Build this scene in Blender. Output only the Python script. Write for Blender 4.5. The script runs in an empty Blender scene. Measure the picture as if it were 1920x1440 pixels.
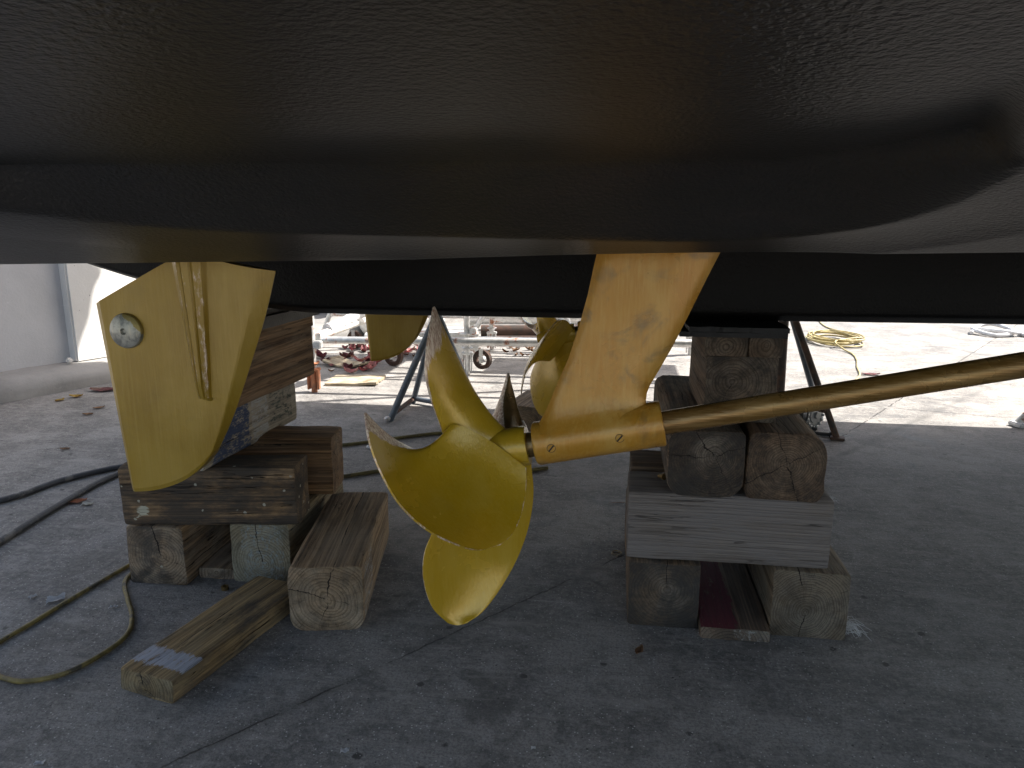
import bpy, bmesh, math, random
import numpy as np
from mathutils import Vector, noise
random.seed(7)
sc = bpy.context.scene
C = sc.collection
R = math.radians
# ---------------------------------------------------------------- camera
F, CH = 1380.0, 1.1
GY = 1.47                     # depth of the near running gear
PT, YA = math.atan(300 / F), R(8.26)
def ray(px, py):
    x = (px - 960) / F; y = (720 - py) / F
    fw = math.cos(PT) + y * math.sin(PT); z = -math.sin(PT) + y * math.cos(PT)
    return x * math.cos(YA) - fw * math.sin(YA), fw * math.cos(YA) + x * math.sin(YA), z
def at(px, py, Y):          # measured point of the photograph at depth Y
    a, b, c = ray(px, py); t = Y / b
    return Vector((a * t, Y, CH + c * t))
def gd(px, py, Z=0.0):      # measured point at height Z
    a, b, c = ray(px, py); t = (Z - CH) / c
    return Vector((a * t, b * t, Z))
cam = bpy.data.cameras.new('camera'); co = bpy.data.objects.new('camera', cam); C.objects.link(co)
cam.sensor_width = 36; cam.lens = 36 * F / 1920; cam.clip_start = 0.02; cam.clip_end = 500
co.location = (0, 0, CH); co.rotation_euler = (R(90) - PT, 0, YA)
sc.camera = co

# ---------------------------------------------------------------- object helpers
def tag(o, label=None, cat=None, group=None, kind=None):
    if label: o['label'] = label
    if cat: o['category'] = cat
    if group: o['group'] = group
    if kind: o['kind'] = kind
    return o
def thing(name, label, cat, loc=(0, 0, 0), rz=0, group=None):
    o = bpy.data.objects.new(name, None); C.objects.link(o)
    o.location = loc; o.rotation_euler = (0, 0, rz); o.empty_display_size = .1
    return tag(o, label, cat, group)
def obj(name, bm, m, parent=None, smooth=40, wear_and_light=None):
    me = bpy.data.meshes.new(name)
    if isinstance(bm, tuple):
        me.from_pydata([tuple(v) for v in bm[0]], [], bm[1])
    else:
        bmesh.ops.recalc_face_normals(bm, faces=bm.faces); bm.to_mesh(me); bm.free()
    me.materials.append(m)
    if smooth:
        me.polygons.foreach_set('use_smooth', [True] * len(me.polygons))
        me.set_sharp_from_angle(angle=R(smooth))
    if wear_and_light is not None:
        a = me.attributes.new('wear_and_light', 'FLOAT', 'POINT'); a.data.foreach_set('value', wear_and_light)
    me.update()
    o = bpy.data.objects.new(name, me); C.objects.link(o)
    if parent: o.parent = parent
    return o
def copy_tree(o, parent=None):
    c = o.copy(); C.objects.link(c)
    if parent: c.parent = parent
    for ch in list(o.children): copy_tree(ch, c)
    return c
def spline(pts, n):
    P = [Vector(p) for p in pts]
    if len(P) == 2: return [P[0].lerp(P[1], i / n) for i in range(n + 1)]
    seg = [0]
    for a, b in zip(P, P[1:]): seg.append(seg[-1] + (b - a).length ** .5 + 1e-9)
    out = []
    Q = [P[0] * 2 - P[1]] + P + [P[-1] * 2 - P[-2]]
    T = [-(seg[1])] + seg + [seg[-1] + (seg[-1] - seg[-2])]
    L = [0]
    for a, b in zip(P, P[1:]): L.append(L[-1] + (b - a).length)
    for k in range(n + 1):
        s = L[-1] * k / n; i = 0
        while i < len(P) - 2 and L[i + 1] < s: i += 1
        f = (s - L[i]) / max(1e-9, L[i + 1] - L[i])
        t = seg[i] + f * (seg[i + 1] - seg[i])
        p0, p1, p2, p3 = Q[i:i + 4]; t0, t1, t2, t3 = T[i:i + 4]
        A1 = p0 * ((t1 - t) / (t1 - t0)) + p1 * ((t - t0) / (t1 - t0))
        A2 = p1 * ((t2 - t) / (t2 - t1)) + p2 * ((t - t1) / (t2 - t1))
        A3 = p2 * ((t3 - t) / (t3 - t2)) + p3 * ((t - t2) / (t3 - t2))
        B1 = A1 * ((t2 - t) / (t2 - t0)) + A2 * ((t - t0) / (t2 - t0))
        B2 = A2 * ((t3 - t) / (t3 - t1)) + A3 * ((t - t1) / (t3 - t1))
        out.append(B1 * ((t2 - t) / (t2 - t1)) + B2 * ((t - t1) / (t2 - t1)))
    return out
def tube(bm, pts, r, n=10, cap=True, smoothn=0, wob=0):
    P = spline(pts, smoothn) if smoothn else [Vector(p) for p in pts]
    rr = r if isinstance(r, (list, tuple)) else [r] * len(P)
    rings = []; u = None
    for i, p in enumerate(P):
        d = (P[min(i + 1, len(P) - 1)] - P[max(i - 1, 0)]).normalized()
        if u is None: u = d.orthogonal().normalized()
        u = (u - d * u.dot(d)).normalized(); v = d.cross(u)
        k = rr[min(i, len(rr) - 1)]
        if wob: k *= 1 + wob * noise.noise(p * 9)
        rings.append([bm.verts.new(p + (u * math.cos(2 * math.pi * j / n) + v * math.sin(2 * math.pi * j / n)) * k) for j in range(n)])
    for a, b in zip(rings, rings[1:]):
        for j in range(n): bm.faces.new((a[j], a[(j + 1) % n], b[(j + 1) % n], b[j]))
    if cap:
        bm.faces.new(rings[0][::-1]); bm.faces.new(rings[-1])
    return bm
def lathe(bm, p0, axis, prof, n=24, cap=True):      # prof: (distance along the axis, radius)
    p0 = Vector(p0); d = Vector(axis).normalized(); u = d.orthogonal().normalized(); v = d.cross(u)
    rings = []
    for s, r in prof:
        if r < 1e-6: rings.append([bm.verts.new(p0 + d * s)]); continue
        rings.append([bm.verts.new(p0 + d * s + (u * math.cos(2 * math.pi * j / n) + v * math.sin(2 * math.pi * j / n)) * r) for j in range(n)])
    for a, b in zip(rings, rings[1:]):
        for j in range(n):
            k = (j + 1) % n
            if len(a) == 1 and len(b) == 1: continue
            if len(a) == 1: bm.faces.new((a[0], b[k], b[j]))
            elif len(b) == 1: bm.faces.new((a[j], a[k], b[0]))
            else: bm.faces.new((a[j], a[k], b[k], b[j]))
    if cap and len(rings[0]) > 1: bm.faces.new(rings[0][::-1])
    if cap and len(rings[-1]) > 1: bm.faces.new(rings[-1])
    return bm
def box(bm, c, s, rz=0, bev=0.0):
    r = bmesh.ops.create_cube(bm, size=1)['verts']
    for v in r:
        p = Vector((v.co.x * s[0], v.co.y * s[1], v.co.z * s[2]))
        v.co = Vector((p.x * math.cos(rz) - p.y * math.sin(rz), p.x * math.sin(rz) + p.y * math.cos(rz), p.z)) + Vector(c)
    if bev:
        es = list({e for v in r for e in v.link_edges})
        bmesh.ops.bevel(bm, geom=es, offset=bev, segments=2, affect='EDGES', clamp_overlap=True)
    return bm

# ---------------------------------------------------------------- material helpers
class Mat:
    def __init__(s, name):
        s.m = bpy.data.materials.new(name); s.m.use_nodes = True
        s.t = s.m.node_tree; s.t.nodes.clear()
        s.o = s.n('ShaderNodeOutputMaterial'); s.p = s.n('ShaderNodeBsdfPrincipled')
        s.l(s.p.outputs[0], s.o.inputs[0])
        s.tc = s.n('ShaderNodeTexCoord'); s.obj = s.tc.outputs['Object']
        s.geo = None
    def n(s, t): return s.t.nodes.new(t)
    def l(s, a, b): s.t.links.new(a, b)
    def put(s, sock, v):
        if v is None: return
        if isinstance(v, bpy.types.NodeSocket): s.l(v, sock)
        elif isinstance(v, (tuple, list)) and len(v) == 3 and sock.type == 'RGBA': sock.default_value = (*v, 1)
        else: sock.default_value = v
    def pos(s):
        if not s.geo: s.geo = s.n('ShaderNodeNewGeometry')
        return s.geo.outputs['Position']
    def map(s, vec, scale=(1, 1, 1), loc=(0, 0, 0), rot=(0, 0, 0)):
        k = s.n('ShaderNodeMapping'); s.l(vec, k.inputs[0])
        k.inputs['Scale'].default_value = scale; k.inputs['Location'].default_value = loc; k.inputs['Rotation'].default_value = rot
        return k.outputs[0]
    def noise(s, vec, scale, det=4, rough=.55, dist=0, col=False):
        k = s.n('ShaderNodeTexNoise'); s.l(vec, k.inputs['Vector'])
        k.inputs['Scale'].default_value = scale; k.inputs['Detail'].default_value = det
        k.inputs['Roughness'].default_value = rough; k.inputs['Distortion'].default_value = dist
        return k.outputs['Color' if col else 'Fac']
    def vor(s, vec, scale, feat='F1', rnd=1):
        k = s.n('ShaderNodeTexVoronoi'); k.feature = feat; s.l(vec, k.inputs['Vector'])
        k.inputs['Scale'].default_value = scale; k.inputs['Randomness'].default_value = rnd
        return k.outputs['Distance']
    def math(s, op, a, b=None, c=None, clamp=False):
        k = s.n('ShaderNodeMath'); k.operation = op; k.use_clamp = clamp
        s.put(k.inputs[0], a); s.put(k.inputs[1], b); s.put(k.inputs[2], c)
        return k.outputs[0]
    def vmath(s, op, a, b=None):
        k = s.n('ShaderNodeVectorMath'); k.operation = op
        s.put(k.inputs[0], a); s.put(k.inputs[1], b)
        return k.outputs['Value'] if op in ('LENGTH', 'DOT_PRODUCT') else k.outputs[0]
    def sep(s, v):
        k = s.n('ShaderNodeSeparateXYZ'); s.l(v, k.inputs[0]); return k.outputs
    def com(s, x, y, z):
        k = s.n('ShaderNodeCombineXYZ'); s.put(k.inputs[0], x); s.put(k.inputs[1], y); s.put(k.inputs[2], z); return k.outputs[0]
    def step(s, v, a, b, lo=0.0, hi=1.0):    # smooth map of v from [a,b] to [lo,hi]
        k = s.n('ShaderNodeMapRange'); k.interpolation_type = 'SMOOTHSTEP'
        s.put(k.inputs[0], v)
        for i, x in enumerate((a, b, lo, hi)): k.inputs[i + 1].default_value = x
        return k.outputs[0]
    def mix(s, f, a, b, mode='MIX'):
        k = s.n('ShaderNodeMix'); k.data_type = 'RGBA'; k.blend_type = mode
        s.put(k.inputs[0], f); s.put(k.inputs[6], a); s.put(k.inputs[7], b)
        return k.outputs[2]
    def attr(s, name):
        k = s.n('ShaderNodeAttribute'); k.attribute_name = name; return k.outputs['Fac']
    def bump(s, h, dist, strength=1, prev=None):
        k = s.n('ShaderNodeBump'); k.inputs['Strength'].default_value = strength; k.inputs['Distance'].default_value = dist
        s.put(k.inputs['Height'], h)
        if prev is not None: s.l(prev, k.inputs['Normal'])
        return k.outputs[0]
    def out(s, col, rough=.6, metal=0, normal=None, spec=.5, coat=0):
        p = s.p.inputs
        s.put(p['Base Color'], col); s.put(p['Roughness'], rough); s.put(p['Metallic'], metal)
        s.put(p['Specular IOR Level'], spec); s.put(p['Coat Weight'], coat)
        if normal is not None: s.l(normal, p['Normal'])
        return s.m

def m_plain(name, col, rough=.6, metal=0, var=.25, scale=12, bumpd=.002, dirt=None):
    M = Mat(name); n = M.noise(M.pos(), scale, 6, .6)
    dk = tuple(c * (1 - var) for c in col); lt = tuple(min(1, c * (1 + var)) for c in col)
    c = M.mix(M.step(n, .3, .7), dk, lt)
    if dirt:
        d = M.noise(M.pos(), scale * .45, 7, .7)
        c = M.mix(M.step(d, .52, .62), c, dirt)
    return M.out(c, rough, metal, M.bump(M.noise(M.pos(), scale * 6, 4), bumpd))

def m_gold(name, c1, c2, c3, grime=0.0, rough=.36, axis='z', metal=.25, gcol=(.075, .075, .055)):
    M = Mat(name); P = M.pos()
    big = M.noise(P, 5, 5, .6, .4)
    c = M.mix(M.step(big, .35, .65), c1, c2)
    sc_ = {'z': (220, 220, 6), 'x': (6, 220, 220), 'xz': (170, 170, 12)}[axis]
    rot = (0, R(28), 0) if axis == 'xz' else (0, 0, 0)
    st = M.noise(M.map(P, sc_, rot=rot), 1, 5, .7)
    c = M.mix(M.step(st, .40, .78, 0, .55), c, c3)
    patch = M.noise(M.map(P, (2, 22, 22) if axis == 'x' else (9, 9, 4), rot=rot), 1.4, 4, .55)
    c = M.mix(M.step(patch, .42, .75, 0, .6), c, c3)
    if grime:
        g = M.noise(P, 13, 4, .6, .5); gl = M.noise(P, 4.3, 3)
        gm = M.math('MULTIPLY', M.step(g, .50, .74), M.step(gl, .40, .60, 0, grime))
        c = M.mix(gm, c, gcol)
    w = M.attr('wear_and_light'); wn = M.noise(M.map(P, (60, 60, 25)), 1, 6, .75)
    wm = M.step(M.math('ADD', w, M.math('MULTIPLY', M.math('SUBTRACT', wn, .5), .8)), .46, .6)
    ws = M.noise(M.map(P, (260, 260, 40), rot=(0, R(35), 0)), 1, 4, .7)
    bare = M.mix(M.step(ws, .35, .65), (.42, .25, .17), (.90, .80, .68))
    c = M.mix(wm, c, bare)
    met = M.math('ADD', metal, M.math('MULTIPLY', wm, .3 - metal))
    rg = M.math('ADD', M.step(big, .3, .7, rough - .05, rough + .07), M.math('MULTIPLY', wm, .1))
    b = M.bump(st, .0010, .8)
    b = M.bump(M.noise(P, 90, 3), .0007, .5, b)
    M.p.inputs['Coat Roughness'].default_value = .14; M.l(b, M.p.inputs['Coat Normal'])
    return M.out(c, rg, met, b, coat=.55 if name.startswith('prop') else .28)

def m_metal(name, col, rough=.45, rust=0.0, rustcol=(.22, .075, .03), metal=.7):
    M = Mat(name); P = M.pos()
    n = M.noise(P, 18, 6, .65)
    c = M.mix(M.step(n, .3, .7), tuple(x * .75 for x in col), tuple(min(1, x * 1.2) for x in col))
    r = M.noise(P, 9, 8, .7)
    rm = M.step(r, .62 - rust * .4, .72 - rust * .4) if rust else 0.0
    c = M.mix(rm, c, M.mix(M.noise(P, 60, 4), rustcol, tuple(x * 1.9 for x in rustcol)))
    met = M.math('MULTIPLY', M.math('SUBTRACT', 1.0, rm), metal) if rust else metal
    return M.out(c, M.math('ADD', rough, M.math('MULTIPLY', rm, .3)) if rust else rough, met, M.bump(M.noise(P, 120, 4), .0008))

def m_wood(name, seed, W, H, lt=(.23, .165, .105), dk=(.075, .05, .032), grey=.4, greyc=(.19, .172, .15), cy=0, cz=0,
           cracks=((.3, 1), (2.2, 1), (4.1, 1)), paint=(), flecks=0.0, endgrey=.5, dark=0.0, period=.0088, sawn=.0, rim=None):
    """solid timber: annual rings round the pith, local X is the long axis"""
    wf = (1.0, .92, .89) if seed == 14 else (1.18, 1.08, .97) if 10 < seed < 21 else (1.42, 1.29, 1.14)
    lt, dk, greyc = (tuple(a * b * k for a, b in zip(q, wf)) for q, k in ((lt, 1.45), (dk, .85), (greyc, 1.25)))
    M = Mat(name); o = M.map(M.obj, loc=(seed * 3.17, 0, 0))
    X, Y, Z = M.sep(M.obj)
    wob = M.noise(M.map(o, (.9, 7, 7)), 1.0, 3, .5, col=True)
    wy, wz, _ = M.sep(M.vmath('SUBTRACT', wob, (.5, .5, .5)))
    y = M.math('ADD', M.math('SUBTRACT', Y, cy), M.math('MULTIPLY', wy, .035))
    z = M.math('ADD', M.math('SUBTRACT', Z, cz), M.math('MULTIPLY', wz, .035))
    r = M.math('SQRT', M.math('ADD', M.math('MULTIPLY', y, y), M.math('MULTIPLY', z, z)))
    rr = M.math('DIVIDE', M.math('ADD', r, M.math('MULTIPLY', M.noise(M.map(o, (1.5, 16, 16)), 1, 2), .012)), period)
    rr = M.math('ADD', rr, M.math('MULTIPLY', M.noise(M.com(M.math('MULTIPLY', r, 45.0), float(seed), 0.0), 1, 3, .6), 2.6))
    saw = M.math('FRACT', rr)
    ring = M.math('POWER', saw, 2.2)
    ring = M.math('MULTIPLY', ring, M.step(saw, .92, 1.0, 1, 0))
    fib = M.noise(M.map(o, (3.0, 190, 190)), 1, 5, .75)
    fib2 = M.noise(M.map(o, (1.1, 42, 42)), 1, 6, .7)
    blot = M.noise(M.map(o, (4, 11, 11)), 1, 7, .66, .3)
    c = M.mix(M.step(fib2, .33, .62), dk, lt)
    c = M.mix(M.step(fib, .42, .66, .0, .6), c, tuple(v * .42 for v in dk))
    c = M.mix(M.math('MULTIPLY', ring, .5), c, tuple(v * .55 for v in dk))
    c = M.mix(M.step(blot, .38, .64, 0, grey), c, greyc)
    # the sawn ends weather greyer
    g = M.n('ShaderNodeNewGeometry'); k = M.n('ShaderNodeVectorTransform'); k.vector_type = 'NORMAL'; k.convert_from = 'WORLD'; k.convert_to = 'OBJECT'
    M.l(g.outputs['True Normal'], k.inputs[0]); nx, ny, nz = M.sep(k.outputs[0])
    end = M.step(M.math('ABSOLUTE', nx), .6, .85)
    blot2 = M.noise(M.map(o, (5, 7, 7), loc=(0, seed * 1.7, 0)), 1, 6, .6, .5)
    ec = M.mix(M.step(blot2, .38, .6), tuple(v * .38 for v in greyc), tuple(v * 1.0 for v in greyc))
    ec = M.mix(M.step(M.noise(o, 9, 5), .4, .65, 0, .55), ec, tuple(v * .8 for v in lt))
    amp = M.step(M.noise(M.com(M.math('MULTIPLY', r, 70.0), float(seed) + 5, 0.0), 1, 2), .3, .7, .45, 1)
    ec = M.mix(M.math('MULTIPLY', M.math('MULTIPLY', ring, amp), .95), ec, tuple(v * .26 for v in dk))
    # grime soaked into the end grain
    dn = M.noise(M.map(o, (6, 9, 9), loc=(seed, 2, 7)), 1, 8, .7, .4)
    ec = M.mix(M.step(dn, .46, .62, 0, .35 if seed in (2, 13, 31, 32) else .82), ec, (.032, .03, .028))
    if rim:
        rn = M.math('ADD', r, M.math('MULTIPLY', M.math('SUBTRACT', M.noise(o, 14, 5, .7), .5), .05))
        ec = M.mix(M.step(rn, rim[0], rim[1], 0, .9), ec, (.028, .027, .027))
    # hair-fine radial checks
    rv = M.vmath('NORMALIZE', M.com(0.0, y, z)); rc = M.noise(rv, 7, 3, .6)
    rk = M.math('MULTIPLY', M.step(M.math('ABSOLUTE', M.math('SUBTRACT', rc, .5)), .0, .008, 1, 0), M.step(M.noise(o, 30, 2), .42, .55))
    ec = M.mix(M.math('MULTIPLY', rk, .8), ec, (.014, .012, .01))
    fine = M.noise(o, 240, 3, .7)
    ec = M.mix(M.step(fine, .4, .75, 0, .4), ec, tuple(v * .4 for v in dk))
    c = M.mix(M.math('MULTIPLY', end, min(1, endgrey + .3)), c, ec)
    if sawn:
        s_ = M.noise(M.map(o, (170, 3, 3)), 1, 2)
        c = M.mix(M.step(s_, .45, .8, 0, sawn), c, dk)
    if dark:
        d = M.noise(M.map(o, (3.2, 8, 8), loc=(4, seed, 2)), 1, 8, .72)
        c = M.mix(M.step(d, .52 - dark * .2, .70 - dark * .16, 0, .86), c, (.045, .042, .04))
    # paint left on chosen faces
    for (ax, sign, x0, x1, u0, u1, col, amt) in paint:
        nn = {'y': ny, 'z': nz, 'x': nx}[ax]; U = {'y': Z, 'z': Y, 'x': Y}[ax]
        face = M.step(M.math('MULTIPLY', nn, sign), .5, .8)
        e = M.math('MULTIPLY', M.math('SUBTRACT', M.noise(M.map(o, (24, 45, 45)), 1, 6, .75), .5), .075)
        xx = M.math('ADD', X, e); uu = M.math('ADD', U, e)
        mk = M.math('MULTIPLY', M.step(xx, x0 - .004, x0 + .004), M.step(xx, x1 - .004, x1 + .004, 1, 0))
        mk = M.math('MULTIPLY', mk, M.math('MULTIPLY', M.step(uu, u0 - .004, u0 + .004), M.step(uu, u1 - .004, u1 + .004, 1, 0)))
        chip = M.step(M.noise(M.map(o, (22, 75, 75)), 1, 7, .8), .62 - (1 - amt) * .25, .70 - (1 - amt) * .25, 1, .12)
        mk = M.math('MULTIPLY', M.math('MULTIPLY', mk, face), chip)
        c = M.mix(mk, c, M.mix(M.step(fib, .35, .7), tuple(v * .72 for v in col), col))
    if flecks:
        v = M.math('ADD', M.vor(M.map(o, (1, 1, 1)), 26), M.math('MULTIPLY', M.math('SUBTRACT', M.noise(o, 90, 3, .7), .5), .22)); big = M.noise(o, 11, 2)
        c = M.mix(M.math('MULTIPLY', M.step(v, .10, .14, 1, 0), M.step(big, .58 - flecks * .15, .62 - flecks * .15)), c, (.42, .40, .33))
    # drying checks run from the pith outward and along the length
    cm = None
    for (a, ln) in cracks:
        ca, sa = math.cos(a), math.sin(a)
        al = M.math('ADD', M.math('MULTIPLY', y, ca), M.math('MULTIPLY', z, sa))
        pe = M.math('SUBTRACT', M.math('MULTIPLY', z, ca), M.math('MULTIPLY', y, sa))
        jag = M.math('MULTIPLY', M.math('SUBTRACT', M.noise(M.map(o, (5, 28, 28), loc=(a, a, 0)), 1, 4, .65), .5), .022)
        pe = M.math('ABSOLUTE', M.math('ADD', pe, jag))
        wd = M.math('MULTIPLY', M.step(M.noise(M.map(o, (5, 9, 9), loc=(a * 3, 0, 0)), 1, 2), .35, .6, .1, 1), .0013 * ln)
        mk = M.math('MULTIPLY', M.math('LESS_THAN', pe, wd), M.step(al, .004, .012))
        cm = mk if cm is None else M.math('MAXIMUM', cm, mk)
    # finer seasoning splits along the grain
    sp = M.noise(M.map(o, (2.2, 62, 62), loc=(9, 3, seed)), 1, 3, .55)
    spl = M.math('MULTIPLY', M.step(M.math('ABSOLUTE', M.math('SUBTRACT', sp, .5)), .0, .011, 1, 0), M.step(M.noise(M.map(o, (3, 14, 14)), 1.3, 2), .52, .6))
    spl = M.math('MULTIPLY', spl, M.math('MULTIPLY', M.math('SUBTRACT', 1.0, end), .35 if seed == 14 else 1.0))
    cm = spl if cm is None else M.math('MAXIMUM', cm, spl)
    c = M.mix(M.math('MULTIPLY', cm, .93), c, (.010, .008, .007))
    h = M.math('ADD', M.math('MULTIPLY', fib, .5), M.math('MULTIPLY', ring, -.45))
    h = M.math('ADD', h, M.math('MULTIPLY', fib2, .5))
    h = M.math('SUBTRACT', h, M.math('MULTIPLY', cm, 2.2))
    return M.out(c, .82, 0, M.bump(h, .005, 1.0), spec=.25)

def timber(name, label, cat, p, ang, L, W, H, mat, r=.012, rag=.0025, taper=0, bow=0, roll=0, pitch=0, chamfer=None, seed=0, group='timber blocks'):
    """p: middle of the lower edge of the near (or left) end; ang: heading of the long axis"""
    bm = bmesh.new(); prof = []
    k = 5
    for ci, (sy, sz) in enumerate(((1, 1), (-1, 1), (-1, -1), (1, -1))):
        rc = r[ci] if isinstance(r, (tuple, list)) else r
        a0 = (0, 90, 180, 270)[ci]
        for i in range(k + 1):
            a = R(a0 + 90 * i / k)
            prof.append((sy * (W / 2 - rc) + rc * math.cos(a), sz * (H / 2 - rc) + rc * math.sin(a)))
    # add points along the flats so the faces can sag
    full = []
    for i, q in enumerate(prof):
        full.append(q); nq = prof[(i + 1) % len(prof)]
        d = math.hypot(nq[0] - q[0], nq[1] - q[1]); m_ = int(d / .03)
        for j in range(1, m_): full.append((q[0] + (nq[0] - q[0]) * j / m_, q[1] + (nq[1] - q[1]) * j / m_))
    ns = max(4, int(L / .035)); n = len(full)
    st = [0, .003, .008] + [L * i / ns for i in range(1, ns)] + [L - .008, L - .003, L]
    rings = []
    for x in st:
        f = 1 - taper * x / L; e = min(x, L - x)
        sh = 1 - (.018 if e <= 0 else .006 if e < .004 else 0)
        ring = []
        for (y, z) in full:
            q = Vector((x * 3.1 + seed * 7.3, y * 9, z * 9))
            d = rag * noise.noise(q) + rag * .6 * noise.noise(q * 4.1)
            ed = rag * 1.6 * max(0, noise.noise(q * 2.3 + Vector((5, 0, 0)))) if (abs(y) > W / 2 - .02 and abs(z) > H / 2 - .02) else 0
            s = sh * f + (d - ed) / (W / 2)
            xe = x + (rag * 1.6 * noise.noise(Vector((y * 18, z * 18, seed + (0 if x < L / 2 else 9)))) if e < .02 else 0)
            ring.append(bm.verts.new((xe - L / 2, y * s, z * s + bow * math.sin(math.pi * x / L))))
        rings.append(ring)
    for a, b in zip(rings, rings[1:]):
        for j in range(n): bm.faces.new((a[j], a[(j + 1) % n], b[(j + 1) % n], b[j]))
    for ring, sg in ((rings[0], -1), (rings[-1], 1)):
        prev = ring; x0 = ring[0].co.x
        for fr in (.93, .6, .25):
            cur = []
            for v in ring:
                q = Vector((v.co.y * fr * 22, v.co.z * fr * 22, seed + sg))
                cur.append(bm.verts.new((sg * L / 2 + rag * .6 * noise.noise(q), v.co.y * fr, v.co.z * fr)))
            for j in range(n):
                fc = (prev[j], prev[(j + 1) % n], cur[(j + 1) % n], cur[j]); bm.faces.new(fc)
            prev = cur
        cv = bm.verts.new((sg * L / 2, 0, 0))
        for j in range(n): bm.faces.new((prev[j], prev[(j + 1) % n], cv))
    o = obj(name, bm, mat, None, 55)
    o.location = (p[0] + math.cos(ang) * math.cos(pitch) * L / 2, p[1] + math.sin(ang) * math.cos(pitch) * L / 2, p[2] + H / 2 + math.sin(pitch) * L / 2)
    o.rotation_euler = (roll, -pitch, ang)
    return tag(o, label, cat, group)

# ---------------------------------------------------------------- materials
def m_concrete():
    M = Mat('yard_concrete'); P = M.pos()
    n1 = M.noise(P, .55, 6, .6, .3); n2 = M.noise(P, 3.2, 8, .68, .2); n3 = M.noise(P, 45, 6, .7)
    c = M.mix(M.step(n1, .3, .7), (.225, .217, .21), (.335, .318, .30))
    c = M.mix(M.step(n2, .40, .60, 0, .8), c, (.105, .102, .10))
    c = M.mix(M.step(M.noise(M.map(P, loc=(9, 2, 0)), 11, 7, .72, .4), .48, .64, 0, .55), c, (.085, .083, .082))
    c = M.mix(M.step(M.noise(M.map(P, loc=(4, 6, 0)), 7, 6, .7, .4), .54, .66, 0, .5), c, (.37, .36, .345))
    c = M.mix(M.step(n3, .38, .7, 0, .6), c, (.36, .335, .305))
    c = M.mix(M.step(M.noise(P, 150, 5, .75), .44, .62, 0, .6), c, (.085, .08, .077))
    c = M.mix(M.step(M.noise(M.map(P, loc=(3, 3, 0)), 75, 6, .75), .54, .66, 0, .6), c, (.40, .375, .34))
    # oily stains and small dark spots
    s = M.noise(M.map(P, (1, 1, 1), (3, 8, 0)), 1.7, 9, .74, .6)
    c = M.mix(M.step(s, .53, .62, 0, .6), c, (.06, .058, .057))
    sw = M.noise(M.map(P, (2.2, 9, 1), rot=(0, 0, R(20))), 2.2, 6, .7, .5)
    c = M.mix(M.step(sw, .50, .70, 0, .55), c, (.34, .32, .295))

    wv = M.map(P, (1, 1, 1), (.3, .1, 0)); jit = M.noise(P, 30, 4, .7)
    v1 = M.math('ADD', M.vor(wv, 9), M.math('MULTIPLY', jit, .22))
    c = M.mix(M.math('MULTIPLY', M.step(v1, .17, .22, .85, 0), M.step(M.noise(P, 2.1, 3), .42, .52)), c, (.038, .036, .034))
    v2 = M.math('ADD', M.vor(M.map(P, loc=(2, 5, 0)), 34), M.math('MULTIPLY', jit, .2))
    c = M.mix(M.math('MULTIPLY', M.step(v2, .16, .21, .85, 0), M.step(M.noise(P, 5, 3), .44, .54)), c, (.03, .03, .03))
    # pale chips and paint specks
    v3 = M.math('ADD', M.vor(M.map(P, loc=(7, 1, 0)), 26), M.math('MULTIPLY', jit, .16))
    c = M.mix(M.math('MULTIPLY', M.step(v3, .12, .15, 1, 0), M.step(M.noise(P, 7, 2), .44, .52)), c, (.55, .53, .5))
    v4 = M.vor(M.map(P, loc=(1, 4, 0)), 75)
    c = M.mix(M.math('MULTIPLY', M.step(v4, .12, .16, 1, 0), M.step(M.noise(P, 9, 2), .40, .5)), c, (.52, .50, .48))
    # broom / trowel lines and scratches
    br = M.noise(M.map(P, (6, 110, 1), rot=(0, 0, R(-17))), 1, 4, .7)
    c = M.mix(M.step(br, .45, .7, 0, .22), c, (.09, .088, .085))
    sr = M.noise(M.map(P, (3, 60, 1), rot=(0, 0, R(38))), 1, 2)
    c = M.mix(M.math('MULTIPLY', M.step(sr, .70, .73, 0, .5), M.step(M.noise(P, 3.3, 2), .52, .6)), c, (.4, .38, .36))
    # an old joint that crosses under the blocks, and another out in the yard
    X, Y, Z = M.sep(P); h = None
    for (a, b, wd) in ((gd(300, 1440), gd(1160, 1045), .0035), (gd(1545, 840), gd(1920, 600), .005), (Vector((1.2, 4.78, 0)), Vector((2.6, 4.42, 0)), .004)):
        d = (b - a).normalized(); nx, ny = -d.y, d.x
        e = M.math('ADD', M.math('MULTIPLY', M.math('SUBTRACT', X, a.x), nx), M.math('MULTIPLY', M.math('SUBTRACT', Y, a.y), ny))
        e = M.math('ADD', e, M.math('MULTIPLY', M.math('SUBTRACT', M.noise(P, 14, 6, .7), .5), .03))
        e = M.math('ABSOLUTE', e)
        if b.y < 2.5: c = M.mix(M.math('MULTIPLY', M.step(e, .0, .035, .5, 0), M.step(M.noise(P, 5, 4), .35, .6)), c, (.07, .068, .063))
        ln = M.math('MULTIPLY', M.step(e, wd * .4, wd, 1, 0), M.step(M.noise(P, 8, 4), .36, .5))
        lim = M.step(Y, 2.3, 2.8, 1, 0) if b.y < 2.5 else (M.step(Y, 3.85, 4.0) if abs(b.x - 2.6) > .01 else M.step(X, 1.1, 1.3))
        ln = M.math('MULTIPLY', ln, lim)
        c = M.mix(M.math('MULTIPLY', ln, .8), c, (.03, .028, .026))
        h = ln if h is None else M.math('MAXIMUM', h, ln)
    hh = M.math('SUBTRACT', M.math('ADD', M.math('MULTIPLY', n3, .8), M.math('MULTIPLY', M.noise(P, 160, 4, .7), .5)), M.math('MULTIPLY', h, 1.5))
    hh = M.math('ADD', hh, M.math('MULTIPLY', br, .25))
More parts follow.
